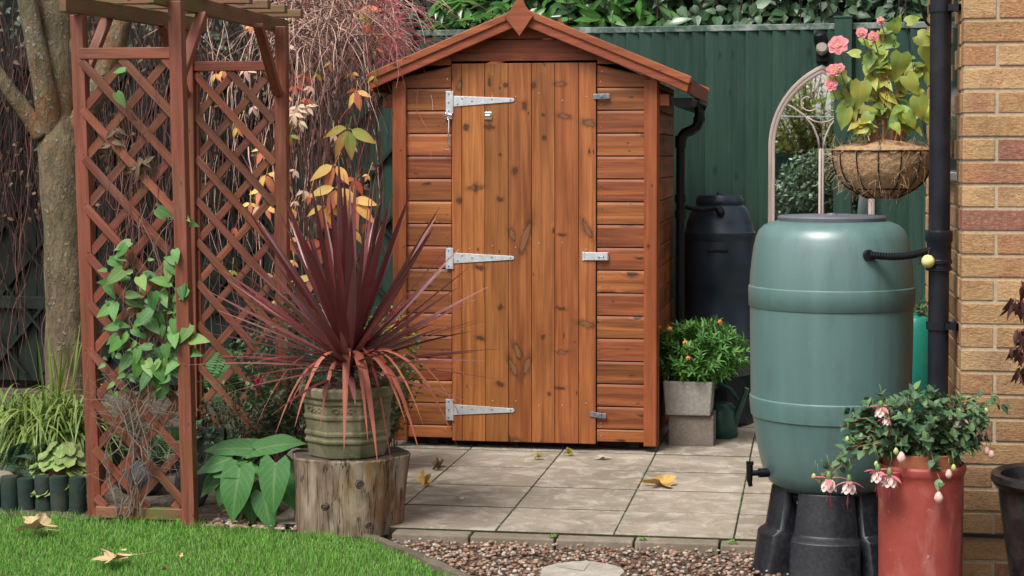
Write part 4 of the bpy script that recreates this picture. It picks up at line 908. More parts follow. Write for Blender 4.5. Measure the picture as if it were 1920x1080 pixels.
# ================================================================== PLANTERS AND POTS
# grey square planter on a concrete block
QY = 8.345; x0 = PY(1253, 838, QY).x; x1 = PY(1338, 838, QY).x; zb1 = PY(1296, 779, QY).z
b = MB(); b.box(x0, x1, QY, QY+.21, -.002, zb1); tag(b.build('concrete_block', MAT['block'], loc=((x0+x1)/2, QY+.1, 0), bevel=.006), 'brown concrete block standing on paving beneath the grey square planter', 'block')
px0 = PY(1243, 740, QY-.03).x; px1 = PY(1336, 740, QY-.03).x; zp = PY(1290, 716, QY-.03).z
pl = thing('square_planter', ((px0+px1)/2, QY+.1, zb1), 'speckled grey square stone planter resting on a concrete block', 'planter')
b = MB(); y0, y1 = QY-.03, QY+.25; t = .025; z0 = zb1+.001
k = len(b.v)
def rect(x0, x1, y0, y1, z): return [V((x0, y0, z)), V((x1, y0, z)), V((x1, y1, z)), V((x0, y1, z))]
lv = [rect(px0+.012, px1-.012, y0+.012, y1-.012, z0), rect(px0, px1, y0, y1, zp), rect(px0+t, px1-t, y0+t, y1-t, zp), rect(px0+t, px1-t, y0+t, y1-t, zp-.03)]
for l in lv: b.v.extend(l)
for i in range(3):
    for j in range(4): j2 = (j+1) % 4; b.face([i*4+j, i*4+j2, i*4+4+j2, i*4+4+j], [(0, 0)]*4)
b.face([3, 2, 1, 0], [(0, 0)]*4); b.build('trough', MAT['planter'], pl, bevel=.006)
b = MB(); b.box(px0+t, px1-t, y0+t, y1-t, zp-.05, zp-.03); b.build('soil', MAT['soil'], pl)
# leafy plant builder
def bushy(lb, sb, base, c, rad, nst, llen, lwid, step=.03, shape='lance', n=3, droop=.1, whorl=3, sr=.002, up=.25, shell=(.75, 1.05), zmin=None, tipc=1.0):
    base = V(base); c = V(c)
    for _ in range(nst):
        d = rdir(); e = c+V((d.x*rad[0], d.y*rad[1], d.z*rad[2]))*rnd(*shell)
        if zmin is not None and e.z < zmin: e.z = zmin+abs(e.z-zmin)*.3
        b0 = base+V((rnd(-1, 1)*rad[0]*.25, rnd(-1, 1)*rad[1]*.25, 0)); mid = b0.lerp(e, .5)+V((0, 0, rad[2]*.12)); pts = []
        for i in range(7):
            t = i/6; pts.append(b0*(1-t)**2+mid*(2*t*(1-t))+e*t*t)
        sb.tube(pts, [sr*(1-.5*i/6) for i in range(7)], 4, cap=False)
        L = (e-b0).length; ns = max(3, int(L/step)); ph = rnd(0, 6)
        for k in range(ns+1):
            t = .25+.75*k/ns
            if t < .35 and rnd(0, 1) < .5: continue
            i = min(5, int(t*6)); f = t*6-i; p = pts[i].lerp(pts[i+1], f); tg = (pts[i+1]-pts[i]).normalized(); s1 = tg.orthogonal().normalized(); s2 = tg.cross(s1)
            nw = whorl if k < ns else whorl+2
            for q in range(nw):
                ph += 2.4; ou = s1*cos(ph)+s2*sin(ph); dd = (ou+tg*rnd(.3, 1.1)+V((0, 0, up))).normalized()
                nn = (tg+V((0, 0, .8))-dd*.2).normalized(); sc_ = rnd(.65, 1.15)*(1 if k < ns else tipc)
                lb.leaf(p, dd, nn, llen*sc_, lwid*sc_, droop+rnd(-.1, .2), .25, 5 if llen == .032 else n, shape)
def daisy(b, c, nrm, r, n=7, mat=0, w=.5, cup=.25):
    nrm = V(nrm).normalized(); s1 = nrm.orthogonal().normalized(); s2 = nrm.cross(s1); b.m = mat; ph = rnd(0, 6)
    for i in range(n):
        a = ph+2*pi*i/n; d = s1*cos(a)+s2*sin(a); b.leaf(c, d+nrm*cup, nrm, r*rnd(.85, 1.1), r*w, rnd(0, .3), .15, 6, 'round', 0, .05)
pc = V(((px0+px1)/2, QY+.1, zp)); cen = PY(1316, 662, QY+.1)
wf = thing('flowering_plant', pc-V((0, 0, .03)), 'bushy bright green plant with orange flowers in the grey planter', 'plant')
lb, sb = MB(), MB(); bushy(lb, sb, pc-V((0, 0, .03)), cen, (.225, .18, .165), 290, .046, .014, .020, 'lance', 3, .15, 2, .0018, .3)
lb.build('foliage', MAT['planterleaf'], wf, smooth=True); sb.build('stems', MAT['stem_green'], wf)
for px, py in ((1256, 616), (1284, 642), (1290, 671), (1350, 603), (1236, 613)):
    fb = MB(); p = PY(px, py, QY-.10 if py > 610 else QY+.02); daisy(fb, p, (rnd(-.3, .3), -1, .6), .013, 7, 0, .55, .1); fb.m = 1; fb.lathe([(.005, -.003), (.005, .002), (.001, .004)], p+V((0, -.004, .002)), 8); fb.build('flower', [MAT['orange'], MAT['yellow_eye']], wf, smooth=True)
# watering can behind the planter
wc = PY(1362, 800, 8.66); can = thing('watering_can', (wc.x, wc.y, 0), 'dark green watering can half hidden behind the grey planter', 'watering can')
b = MB(); b.lathe([(.085, 0), (.09, .01), (.085, .14), (.06, .17), (.05, .175)], (wc.x-.03, wc.y, 0), 28); b.build('body', MAT['can'], can, smooth='auto')
b = MB(); b.tube([(wc.x+.03, wc.y-.02, .05), (wc.x+.06, wc.y-.03, .13), (wc.x+.105, wc.y-.04, .255)], [.024, .018, .014], 12); b.build('spout', MAT['can'], can, smooth='auto')
b = MB(); hx = wc.x-.03; b.tube([(hx-.075, wc.y, .10), (hx-.06, wc.y, .22), (hx, wc.y, .27), (hx+.05, wc.y, .24), (hx+.085, wc.y, .19)], .012, 10); b.build('handle', MAT['can'], can, smooth=True)

# terracotta pot with fuchsia
TY = 5.42; tc = PY(1731, 290, TY); TX = tc.x; ts = scl(TY, 1731)
def tz(py): return PY(1731, py, TY).z
tp = thing('terracotta_pot', (TX, TY, -.03), 'tall red painted terracotta pot with rolled rim beside the brick wall', 'pot')
b = MB(); b.lathe([(74/ts, -.045), (77/ts, .02), (79.5/ts, tz(900)), (79.5/ts, tz(888)), (82/ts, tz(884)), (84.5/ts, tz(877)), (84/ts, tz(870)), (80/ts, tz(866)), (76/ts, tz(868)), (74/ts, tz(880))], (TX, TY, 0), 56, cap1=False); b.build('body', MAT['terra'], tp, smooth='auto')
b = MB(); b.lathe([(70/ts, tz(885)), (72/ts, tz(850)), (73/ts, tz(845)), (70/ts, tz(844)), (67/ts, tz(850)), (66/ts, tz(856)), (.001, tz(856))], (TX, TY, 0), 48, cap0=False); b.build('inner_pot', MAT['terra_in'], tp, smooth='auto')
fu = thing('fuchsia', (TX, TY, tz(856)), 'trailing fuchsia with pink and white flowers in the red pot', 'plant')
lb, sb = MB(), MB(); fb0 = V((TX, TY, tz(858)))
bushy(lb, sb, fb0, PY(1720, 800, TY-.02), (.22, .14, .115), 120, .032, .022, .024, 'ovate', 3, .12, 2, .0016, .2)
def trail(px, py, Y, n=9, sag=.1, ll=.033):
    e = PY(px, py, Y); p0 = fb0+V((rnd(-.06, .06), rnd(-.08, 0), .02)); m1 = p0.lerp(e, .5)+V((0, 0, sag)); pts = [p0*(1-t)**2+m1*(2*t*(1-t))+e*t*t for t in np.linspace(0, 1, n)]
    sb.tube(pts, [.0026*(1-.5*i/n) for i in range(n)], 5, cap=False)
    for i in range(1, n):
        for q in range(3):
            t = rnd(0, 1); p = pts[i-1].lerp(pts[i], t); d = (rdir(.1)+(pts[i]-pts[i-1]).normalized()*.6).normalized(); s = rnd(.8, 1.25); lb.leaf(p, d, V((0, -.45, 1)), ll*s, ll*.66*s, .15, .2, 5, 'ovate')
    return e
for px, py, Y, sg in ((1532, 905, TY-.10, .14), (1560, 880, TY-.12, .13), (1575, 850, TY-.09, .12), (1590, 820, TY-.05, .1), (1600, 790, TY-.06, .1), (1620, 770, TY-.02, .08), (1885, 758, TY+.02, .1), (1868, 742, TY, .09), (1840, 765, TY-.04, .08), (1858, 800, TY-.05, .1), (1765, 905, TY-.15, .10), (1700, 745, TY+.05, .08), (1715, 728, TY, .05), (1660, 755, TY, .05), (1800, 790, TY-.1, .06), (1545, 900, TY-.07, .12), (1575, 800, TY-.06, .08), (1640, 800, TY-.14, .05), (1750, 865, TY-.15, .08), (1610, 850, TY-.13, .08)): trail(px, py, Y, sag=sg)
lb.build('foliage', MAT['fuchsia'], fu, smooth=True); sb.build('stems', MAT['stem_red'], fu)
def fuchsia_flower(p, s, mats, parent, st=None):
    s *= 1.4; p = V(p)+V((0, 0, .012)); b = MB(); up = st if st else p+V((rnd(-.01, .01), .0, .05)); b.m = 3; b.tube([up, (up+p)/2+V((.004, 0, .0)), p], .0011, 4)
    b.tube([p, p+V((0, 0, -.008*s)), p+V((0, 0, -.018*s))], [.003*s, .0055*s, .005*s], 8); q = p+V((0, 0, -.014*s)); b.m = 0; ph = rnd(0, 6)
    for i in range(4):
        a = ph+i*pi/2; b.leaf(q, V((cos(a), sin(a), -.15 if i % 2 else .25)), V((0, 0, 1)), .032*s, .014*s, .25, .2, 3, 'lance')
    b.m = 1
    for i in range(7):
        a = ph+.4+i*.9; b.leaf(q, V((cos(a)*.45, sin(a)*.45, -1)), V((cos(a), sin(a), .3)), .026*s, .02*s, -.15, .2, 3, 'round')
    b.m = 2
    for i in range(5):
        a = rnd(0, 6); b.tube([q, q+V((cos(a)*.006, sin(a)*.006, -.03*s)), q+V((cos(a)*.009, sin(a)*.009, -.052*s*rnd(.8, 1.1)))], [.0009, .0009, .0015], 4)
    return b.build('flower', mats, parent, smooth=True)
FM = [MAT['pink'], MAT['white_petal'], MAT['rosepink'], MAT['stem_green']]
for px, py, Y, s in ((1554, 890, TY-.11, 1.25), (1592, 897, TY-.12, 1.15), (1646, 877, TY-.15, 1.1), (1668, 884, TY-.16, 1.15), (1652, 758, TY-.12, 1.0), (1798, 778, TY-.10, .95), (1662, 782, TY-.13, .7)): fuchsia_flower(PY(px, py, Y), s, FM, fu)
def budd(px, py, Y, r, mat, h=.05):
    p = PY(px, py, Y); b = MB(); b.lathe([(.001, -r*1.35), (r*.6, -r*1.0), (r, -.1*r), (r*.7, r*.7), (r*.25, r*1.3)], p, 12); b.m = 1; b.tube([p+V((0, 0, r)), p+V((rnd(-.006, .006), 0, h))], .0011, 4); b.build('bud', [mat, MAT['stem_green']], fu, smooth=True)
for q in ((1760, 933, TY-.16, .0145, MAT['pinkbud']), (1850, 845, TY-.05, .011, MAT['pinkbud']), (1859, 852, TY-.06, .010, MAT['pinkbud']), (1779, 889, TY-.15, .011, MAT['pinkbud']), (1690, 858, TY-.15, .014, MAT['pinkbud']), (1526, 893, TY-.10, .0075, MAT['bud']), (1535, 899, TY-.10, .008, MAT['bud']), (1680, 846, TY-.15, .0085, MAT['bud']), (1788, 877, TY-.14, .0085, MAT['bud']), (1849, 771, TY-.02, .009, MAT['bud']), (1798, 771, TY-.08, .008, MAT['bud']), (1740, 829, TY-.13, .0075, MAT['bud']), (1589, 823, TY-.08, .007, MAT['bud']), (1643, 870, TY-.14, .0075, MAT['bud']), (1825, 851, TY-.05, .007, MAT['bud']), (1705, 771, TY-.1, .007, MAT['bud'])): budd(*q)

# black pot at the frame edge with a dark red acer
NY = 5.36; nx = PY(1992, 290, NY).x; ns = scl(NY, 1960)
def nz_(py): return PY(1960, py, NY).z
npot = thing('black_pot', (nx, NY, -.03), 'glazed black pot with thick rim at the right edge', 'pot')
b = MB(); b.lathe([(68/ns, -.08), (82/ns, nz_(1130)), (98/ns, nz_(1020)), (108/ns, nz_(950)), (112/ns, nz_(915)), (120/ns, nz_(910)), (126/ns, nz_(900)), (124/ns, nz_(889)), (116/ns, nz_(886)), (107/ns, nz_(892)), (104/ns, nz_(915)), (.001, nz_(915))], (nx, NY, 0), 56); b.build('body', MAT['blackpot'], npot, smooth='auto')
ac = thing('acer_shrub', (nx, NY, nz_(915)), 'dark red drooping acer growing in the black pot', 'shrub')
sb, lb = MB(), MB(); b0 = V((nx, NY, nz_(918)))
for i in range(9):
    tgx = (1902, 1915, 1925, 1940, 1965, 1990, 2020, 1908, 1918)[i]; py = (560, 620, 530, 600, 500, 560, 520, 655, 690)[i]; e = PY(tgx, py, NY+.05)
    pts = [b0, b0.lerp(e, .3)+V((.06, .03, .12)), b0.lerp(e, .7)+V((.06, .02, .16)), e]; pp = []
    for t in np.linspace(0, 1, 12): pp.append(pts[0]*(1-t)**3+pts[1]*3*t*(1-t)**2+pts[2]*3*t*t*(1-t)+pts[3]*t**3)
    sb.tube(pp, [.004*(1-.7*k/12) for k in range(12)], 5, cap=False)
    for k in range(5, 12):
        for q in range(11): lb.leaf(pp[k]+V((rnd(-.02, .012), rnd(-.03, .03), rnd(-.02, .01))), V((rnd(-.6, .6), rnd(-.6, .6), -1)), V((rnd(-1, 1), -1, .2)), rnd(.035, .06), rnd(.010, .017), .3, .35, 4, 'lance')
sb.build('stems', MAT['twig_red'], ac); lb.build('foliage', MAT['acer'], ac, smooth=True)

# turquoise container glimpsed between butt and pipe
qp = PY(1718, 700, 7.0); b = MB(); z1 = PY(1722, 588, 7.0).z
b.lathe([(.075, 0), (.08, .02), (.082, z1*.8), (.078, z1-.05), (.062, z1-.015), (.03, z1)], (qp.x, qp.y, 0), 28); tq = b.build('plastic_canister', MAT['turq'], smooth='auto', loc=(qp.x, qp.y, 0)); tag(tq, 'bright turquoise plastic canister standing behind the green water butt', 'canister')
sp_ = thing('seedling', (qp.x, qp.y, z1), 'small green seedling poking above the turquoise canister', 'plant')
lb, sb = MB(), MB(); bushy(lb, sb, (qp.x, qp.y, z1), PY(1727, 577, 7.0), (.03, .03, .03), 6, .035, .014, .03, 'lance', 3, .1, 2, .0015); lb.build('foliage', MAT['fuchsia'], sp_, smooth=True); sb.build('stems', MAT['stem_green'], sp_)

# ================================================================== HANGING BASKET
HYb = 6.18; hc = PY(1655, 290, HYb); hsx = scl(HYb, 1655); RB = 94/hsx
def hz(py): return PY(1655, py, HYb).z
zr, zbt = hz(283), hz(374)
bk = thing('hanging_basket', (hc.x, HYb, zbt), 'wire hanging basket lined with brown coir fibre', 'basket')
b = MB(); prf = []
for i in range(11): t = i/10; prf.append((RB*(.97*sqrt(max(0, 1-(1-t)**2.6)))+.001 if i else .05, zbt+.006+(zr-zbt)*t))
b.lathe(prf+[(RB*.85, zr+.012), (RB*.5, zr+.03), (.001, zr+.04)], (hc.x, HYb, 0), 48); b.v = [p+V((rnd(-.004, .004), rnd(-.004, .004), rnd(-.004, .004))) for p in b.v]; lin = b.build('coir_liner', MAT['coir'], bk, smooth=True)
b = MB()
for _ in range(1000):
    t = rnd(0, 1); a = rnd(0, 2*pi); r_ = float(np.interp(zbt+(zr-zbt)*t, [q[1] for q in prf], [q[0] for q in prf])); z = zbt+.006+(zr-zbt)*t
    if rnd(0, 1) < .4: r_ = RB*rnd(.3, 1.02); z = zr+.005+.035*(1-r_/RB)
    p = V((hc.x+cos(a)*r_, HYb+sin(a)*r_, z)); d = rdir(); ou = V((cos(a), sin(a), .3)); L = rnd(.02, .06)
    b.tube([p, p+d*L*.5+ou*.006, p+d*L+ou*.002+V((0, 0, -.008))], .0006, 3, cap=False)
b.build('fibres', MAT['strand'], lin)
b = MB(); b.tube([(hc.x+cos(a)*RB*1.0, HYb+sin(a)*RB*1.0, zr) for a in np.linspace(0, 2*pi, 49)], .0032, 6)
for k in range(14):
    a = 2*pi*k/14+.1; b.tube([(hc.x+cos(a)*(r_+.004), HYb+sin(a)*(r_+.004), z-.002) for r_, z in prf], .0022, 6)
b.tube([(hc.x+cos(a)*prf[2][0], HYb+sin(a)*prf[2][0], prf[2][1]-.002) for a in np.linspace(0, 2*pi, 33)], .0022, 6); b.build('wire_frame', MAT['black_pl'], bk, smooth=True)
top = V((PY(1690, -10, HYb).x, HYb, PY(1690, -12, HYb).z)); b = MB()
for a in (.4, 2.5, 4.6):
    p0 = V((hc.x+cos(a)*RB, HYb+sin(a)*RB, zr)); n = 26
    for i in range(n):
        q0 = p0.lerp(top, i/n); q1 = p0.lerp(top, (i+1.25)/n); d = (q1-q0).normalized(); s1 = (d.orthogonal() if i % 2 else d.cross(d.orthogonal())).normalized()*.0045
        b.tube([q0, q0.lerp(q1, .25)+s1, q0.lerp(q1, .75)+s1, q1, q0.lerp(q1, .75)-s1, q0.lerp(q1, .25)-s1, q0], .0011, 4, cap=False)
b.build('chain', MAT['black_pl'], bk)
b = MB(); b.tube([top+V((0, 0, -.02)), top+V((0, 0, .03)), (HX-.01, HYb, top.z+.03)], .008, 8); b.box(HX-.012, HX-.002, HYb-.015, HYb+.015, top.z-.22, top.z+.08)
pts = []
for i in range(20): t = i/19; a = t*5; pts.append(V((top.x+.06+.10*t, HYb, top.z-.02-.05*sin(a)-.12*t)))
b.tube(pts, .005, 6); tag(b.build('basket_bracket', MAT['black_pl'], loc=(HX, HYb, top.z)), 'black scrolled iron bracket holding the hanging basket', 'bracket')
bg_ = thing('begonia', (hc.x, HYb, zr+.03), 'tall begonia with yellowing leaves and pink flowers in hanging basket', 'plant')
sb = MB(); b0 = V((hc.x, HYb, zr+.03)); LB = []
def gstem(px, py, dy, r=.008, n=8, x0=0):
    e = PY(px, py, HYb+dy); p0 = b0+V((x0, rnd(-.03, .03), -.02)); m1 = p0.lerp(e, .45)+V((rnd(-.02, .02), 0, .05)); pts = [p0*(1-t)**2+m1*2*t*(1-t)+e*t*t for t in np.linspace(0, 1, n)]; sb.tube(pts, [r*(1-.55*i/n) for i in range(n)], 8); return pts
stems = [gstem(*q) for q in ((1590, 190, -.08, .010, 8, -.02), (1570, 130, -.1, .006, 10, -.02), (1660, 95, -.02, .011, 10, .01), (1650, 60, 0, .006, 10, .0), (1700, 110, .03, .010, 10, .03), (1730, 120, .05, .008, 9, .05), (1690, 200, -.05, .008, 8, .04), (1610, 230, -.1, .007, 8, -.03), (1630, 85, -.04, .006, 10, -.01), (1728, 180, -.02, .009, 8, .06))]
sb.build('stems', MAT['stem_red'], bg_, smooth=True)
lb = MB()
for px, py, dy, L, ax, az in ((1615, 172, -.13, .12, -.1, -1), (1588, 160, -.13, .085, -.9, -.4), (1588, 222, -.10, .10, -.35, -1), (1690, 118, -.10, .12, -.15, -1), (1672, 75, -.06, .08, .3, .5), (1700, 160, -.02, .10, .5, -.8), (1722, 200, -.10, .105, .15, -1), (1632, 232, -.12, .075, -.5, -.6), (1612, 120, -.11, .06, -.8, .2), (1720, 85, .05, .10, .8, -.4), (1735, 150, .06, .10, .6, -.8), (1665, 150, .05, .09, -.4, -.9), (1650, 190, .04, .09, .4, -.9), (1700, 230, -.08, .08, .5, -.8), (1600, 200, -.04, .09, -.8, -.7), (1680, 95, 0, .09, -.7, -.2), (1735, 225, -.06, .09, .5, -.9), (1655, 215, .08, .10, -.3, -.9), (1710, 135, .1, .10, -.5, -.7), (1640, 120, -.03, .07, -.8, -.5), (1700, 60, -.02, .07, .6, .3), (1625, 255, -.12, .07, -.7, -.3), (1735, 105, .08, .1, .3, -1), (1675, 250, -.12, .06, .3, -.4), (1575, 195, -.06, .06, -1, -.2), (1742, 75, .06, .08, .6, -.3)):
    p = PY(px, py-18, HYb+dy); lb.leaf(p, V((ax, rnd(-.35, .1), az)), V((rnd(-.35, .35), -1, .45)), L*.8, L*.64, .25, .14, 9, 'heart', .12, .07)
for pts in stems:
    for k in range(3, len(pts)):
        for q in range(2): lb.leaf(pts[k], V((rnd(-1, 1), rnd(-.9, .4), rnd(-.9, .3))), V((rnd(-.3, .3), -.8, .7)), rnd(.035, .075), rnd(.03, .055), .2, .15, 6, 'heart', .1, .05)
lb.build('foliage', MAT['begonia'], bg_, smooth=True)
for px, py, r_, dy in ((1571, 84, .038, -.16), (1562, 132, .026, -.16), (1558, 158, .026, -.15), (1616, 62, .022, -.1), (1637, 68, .020, -.1), (1651, 39, .016, -.05), (1574, 128, .02, -.17)):
    b = MB(); p = PY(px, py, HYb+dy)
    for k, rr_ in ((7, 1.0), (7, .85), (6, .66), (5, .42)): daisy(b, p+V((0, -.002*(7-k), 0)), (rnd(-.3, .1), -1, .35), r_*rr_, k, 0, .95, .12+.7*(1-rr_))
    b.m = 1; b.lathe([(.004, -.003), (.004, .003), (.001, .005)], p+V((0, -.006, 0)), 8); b.m = 2; b.tube([p, p+V((.02, .03, -.06))], .002, 5); b.build('flower', [MAT['pink'], MAT['yellow_eye'], MAT['stem_red']], bg_, smooth=True)

# ================================================================== STUMP, STONE POT, CORDYLINE
sc0 = GZ(650, 985); SXc = PY(652, 900, 6.43).x; SYc = 6.43; ss = scl(SYc, 650)
def sz(py): return PY(650, py, SYc-.2).z
st = thing('tree_stump', (SXc, SYc, 0), 'weathered cut tree stump carrying the octagonal stone pot', 'stump')
b = MB(); n = 180; rows = []; rid = [rnd(-1, 1) for _ in range(180)]; rid = [(rid[i]+rid[i-1]*1.2+rid[i-2])/3 for i in range(180)]
def lobe(a): return 1+.035*sin(2*a+1)+.022*sin(5*a+.4)+.016*sin(8*a+2)+.006*sin(9*a)
zt_ = sz(872)+.012
for z, r_ in ((-.03, .92), (.02, .93), (.08, .94), (.14, .955), (.20, .97), (zt_-.02, .985), (zt_-.005, 1.0), (zt_, .985)):
    row = []
    for j in range(n+1):
        a = 2*pi*(j % n)/n; rr_ = .222*r_*lobe(a)*(1+.022*rid[j % n]*(1 if z < zt_ else .6)+.006*sin(40*a+z*30)); row.append(V((SXc+cos(a)*rr_+.012*(z/zt_), SYc+sin(a)*rr_*.92, z+(.003*rid[(j*7) % n] if z > .19 else 0))))
    rows.append(row)
b.strip(rows); b.build('trunk', MAT['stump'], st, smooth='auto')
b = MB(); c_ = V((SXc+.012, SYc, zt_-.002)); k = len(b.v); b.v.append(c_); b.v.extend([p.copy() for p in rows[-1][:n]])
for j in range(n): b.face([k, k+1+j, k+1+(j+1) % n], [(0, 0)]*3)
b.build('cut_top', MAT['stumptop'], st)
for px, py, r_ in ((674, 908, .017), (690, 984, .014), (610, 950, .015)):
    b = MB(); a = atan2(-1, (PY(px, py, SYc-.2).x-SXc)/.2); p = PY(px, py, SYc-.21); b.lathe([(r_, -.012), (r_*1.0, .004), (r_*.75, .010), (r_*.6, .006), (r_*.3, .009), (.001, .009)], (0, 0, 0), 16); nrm = V((p.x-SXc, p.y-SYc, 0)).normalized(); b.build('knot', MAT['stumptop'], st, smooth='auto', xf=M4.Translation(p+nrm*.004) @ nrm.to_track_quat('Z', 'Y').to_matrix().to_4x4())
# octagonal pot
OX = PY(655, 800, SYc).x; OY = SYc-.015; os_ = scl(OY, 655); zo = zt_
pot = thing('stone_pot', (OX, OY, zo), 'mossy octagonal stone pot with carved band on the tree stump', 'pot')
def oz(py): return PY(655, py, OY-.15).z-oz0
oz0 = PY(655, 876, OY-.15).z-(zo+.003)
P = [(876, 72), (850, 76), (848, 79.5), (843, 80.5), (840, 77.5), (836, 78), (833, 80.5), (828, 81), (826, 77.5), (805, 79), (803, 82), (797, 82.5), (795, 79.5), (777, 80.5), (775, 83.5), (770, 84), (768, 82), (765, 85), (762, 89), (748, 90.5), (744, 89), (744, 79), (752, 76)]
b = MB(); b.lathe([(r_/os_*1.05, oz(y)) for y, r_ in P], (OX, OY, 0), 8, rot=pi/8+.16, cap1=False); body = b.build('body', MAT['potstone'], pot, bevel=.003)
b = MB()   # carved scrolls and rosettes on the frieze
for f in range(8):
    a = pi/8+.16+(f+.5)*pi/4; nrm = V((cos(a), sin(a), 0)); tg = V((-nrm.y, nrm.x, 0)); ap = 79.6/os_*1.05*cos(pi/8); zc_ = (oz(795)+oz(777))/2; c_ = V((OX, OY, zc_))+nrm*(ap)
    for q in (-1, 1):
        pts = []
        for i in range(12): t = i/11; an = t*5.2; r_ = .016*(1-.65*t); pts.append(c_+tg*(q*(.028+r_*cos(an)))+V((0, 0, r_*sin(an)*.8)))
        b.tube(pts, .0048, 6)
    for i in range(5): an = 2*pi*i/5; p = c_+tg*(.007*cos(an))+V((0, 0, .007*sin(an))); b.tube([p-nrm*.002, p+nrm*.005], [.006, .0035], 8)
b.build('carved_frieze', MAT['potstone'], body, smooth=True)
b = MB(); b.lathe([(.14, oz(756)), (.08, oz(752)), (.001, oz(749))], (OX, OY, 0), 20, cap0=False)
for _ in range(120): a = rnd(0, 6.3); r_ = rnd(.02, .145); pebble(b, (OX+cos(a)*r_, OY+sin(a)*r_, oz(752)+.002), rnd(.005, .011))
b.build('soil', MAT['gravel'], pot, smooth=True)
lbp = PY(702, 745, OY-.07); b = MB(); b.prism([(-.017, -.04), (.017, -.04), (.018, .018), (.012, .03), (-.008, .034), (-.017, .02)], lbp, (1, .12, 0), (-.1, 0, 1), (0, -1, 0), .0015)
lab = b.build('plant_label', MAT['label'], loc=lbp); tag(lab, 'white plastic plant label stuck in the stone pot', 'label')
b = MB()
for i in range(4): b.obox(lbp+V((.001, -.0028, .014-.006*i)), ((1, .12, 0), (0, 1, 0), (0, 0, 1)), (.010-.002*(i % 2), .0004, .0009))
b.build('print', MAT['ink'], lab)
# cordyline
CB = V((OX+.002, OY, oz(748))); co_ = thing('cordyline', CB, 'spiky dark purple cordyline growing in the octagonal stone pot', 'plant')
b = MB(); b.tube([CB, CB+V((0, 0, .06)), CB+V((0, 0, .14))], [.025, .022, .012], 12); b.build('stem', MAT['twig_dark'], co_, smooth=True)
b = MB(); hub = CB+V((0, 0, .055))
for i in range(118):
    t = i/117; el = radians(88-86*t**.72)+rnd(-.08, .08); az = i*2.39996+rnd(-.15, .15); d = V((cos(el)*cos(az), cos(el)*sin(az), sin(el)))
    L = .70-.15*t+.06*rnd(-1, 1); p = hub+V((cos(az)*.012, sin(az)*.012, .09*(1-t)))
    b.blade(p, d, L, rnd(.031, .048)*(1 if t < .6 else .62), .02+.13*t*t+(.03*rnd(-1, 1)), 8, .38, None, rnd(-.5, .5) if t > .3 else rnd(-1.2, 1.2), ((0, .12, .45, .8, 1), (.45, .7, 1, .5, .02)))
b.build('leaf_crown', MAT['cord'], co_, smooth=True)
for px, py, dy, wv in ((475, 812, -.12, .02), (515, 818, -.22, .024), (552, 802, -.20, .024), (645, 846, -.26, .032), (708, 868, -.25, .034), (735, 880, -.12, .018), (787, 850, -.22, .034), (858, 838, -.15, .026), (872, 795, -.08, .022), (820, 745, -.2, .022), (600, 800, -.24, .02), (760, 790, -.24, .024), (540, 770, -.15, .02), (690, 830, -.27, .02), (905, 725, .0, .015), (455, 690, -.1, .016), (795, 800, -.3, .014)):
    e = PY(px, py, OY+dy); p0 = hub+V((rnd(-.01, .01), rnd(-.02, 0), rnd(-.02, .03))); hv = V((e.x-p0.x, e.y-p0.y, 0)); out = hv.length
    apx = p0+hv*.5+V((0, 0, max(.02, .03+.09*out))); pts = [p0*(1-t)**2+(apx*2-(p0+e)/2)*(2*t*(1-t))+e*t*t for t in np.linspace(0, 1, 10)]
    b = MB(); h = V((0, 0, 1)).cross(hv).normalized(); rows = []
    h = (h*.6+V((1, 0, 0))*(.5 if h.x > 0 else -.5)).normalized() if abs(hv.x) < out*.7 else h
    for i, q in enumerate(pts):
        t = i/9; w_ = wv*.5*float(np.interp(t, (0, .15, .5, .85, 1), (.55, .8, 1, .5, .03))); tg = (pts[min(9, i+1)]-pts[max(0, i-1)]).normalized(); u_ = h.cross(tg).normalized()
        rows.append([q-h*w_+u_*w_*.3, q, q+h*w_+u_*w_*.3])
    b.strip(rows); lo = b.build('dying_leaf', MAT['cord_dry'], co_, smooth=True)

# ================================================================== TRELLIS ARCH
p1 = GZ(181, 962); p2 = GZ(357, 979); AX0, AX1 = p1.x, p2.x; AY = (p1.y+p2.y)/2
PW = 25/scl(AY, 300); AT = PY(340, 14, AY).z
Y3 = YofX(AX0, 369); Y4 = YofX(AX1, 522); AY2 = (Y3+Y4)/2
arch_ = thing('trellis_arch', ((AX0+AX1)/2, (AY+AY2)/2, 0), 'reddish brown wooden garden arch with diamond trellis sides', 'arch')
posts = [(AX0, p1.y, AT-.02), (AX1, p2.y, AT+.02), (AX0, AY2, AT), (AX1, AY2, AT+.01)]
LEAN = [-.055, -.04, -.01, 0.0]   # tops lean a little left, as in the photo
def lx(i, z): return posts[i][0]+LEAN[i]*z/2.0
for i, (x, y, zt) in enumerate(posts):
    b = MB(); ex = (V((LEAN[i]/2.0, 0, 1))).normalized(); sx_ = V((1, 0, 0)); c_ = V((lx(i, zt/2), y, zt/2-.02)); b.obox(c_, (sx_, (0, 1, 0), ex), (PW/2, PW/2, zt/2+.02)); b.build('post', MAT['arch'], arch_, bevel=.003)
for (ia, ib, dx, dz, pxe) in ((0, 2, 0.0, .034, 120), (1, 3, -PW/2-.017, .012, 284)):
    xb_ = lx(ia, AT)+dx; b = MB(); b.beam((xb_, YofX(xb_, pxe), posts[ia][2]+dz), (lx(ib, AT)+dx, AY2+.20, posts[ib][2]+dz), .03, .065); b.build('beam', MAT['arch_top'], arch_, bevel=.003)
ny = 6
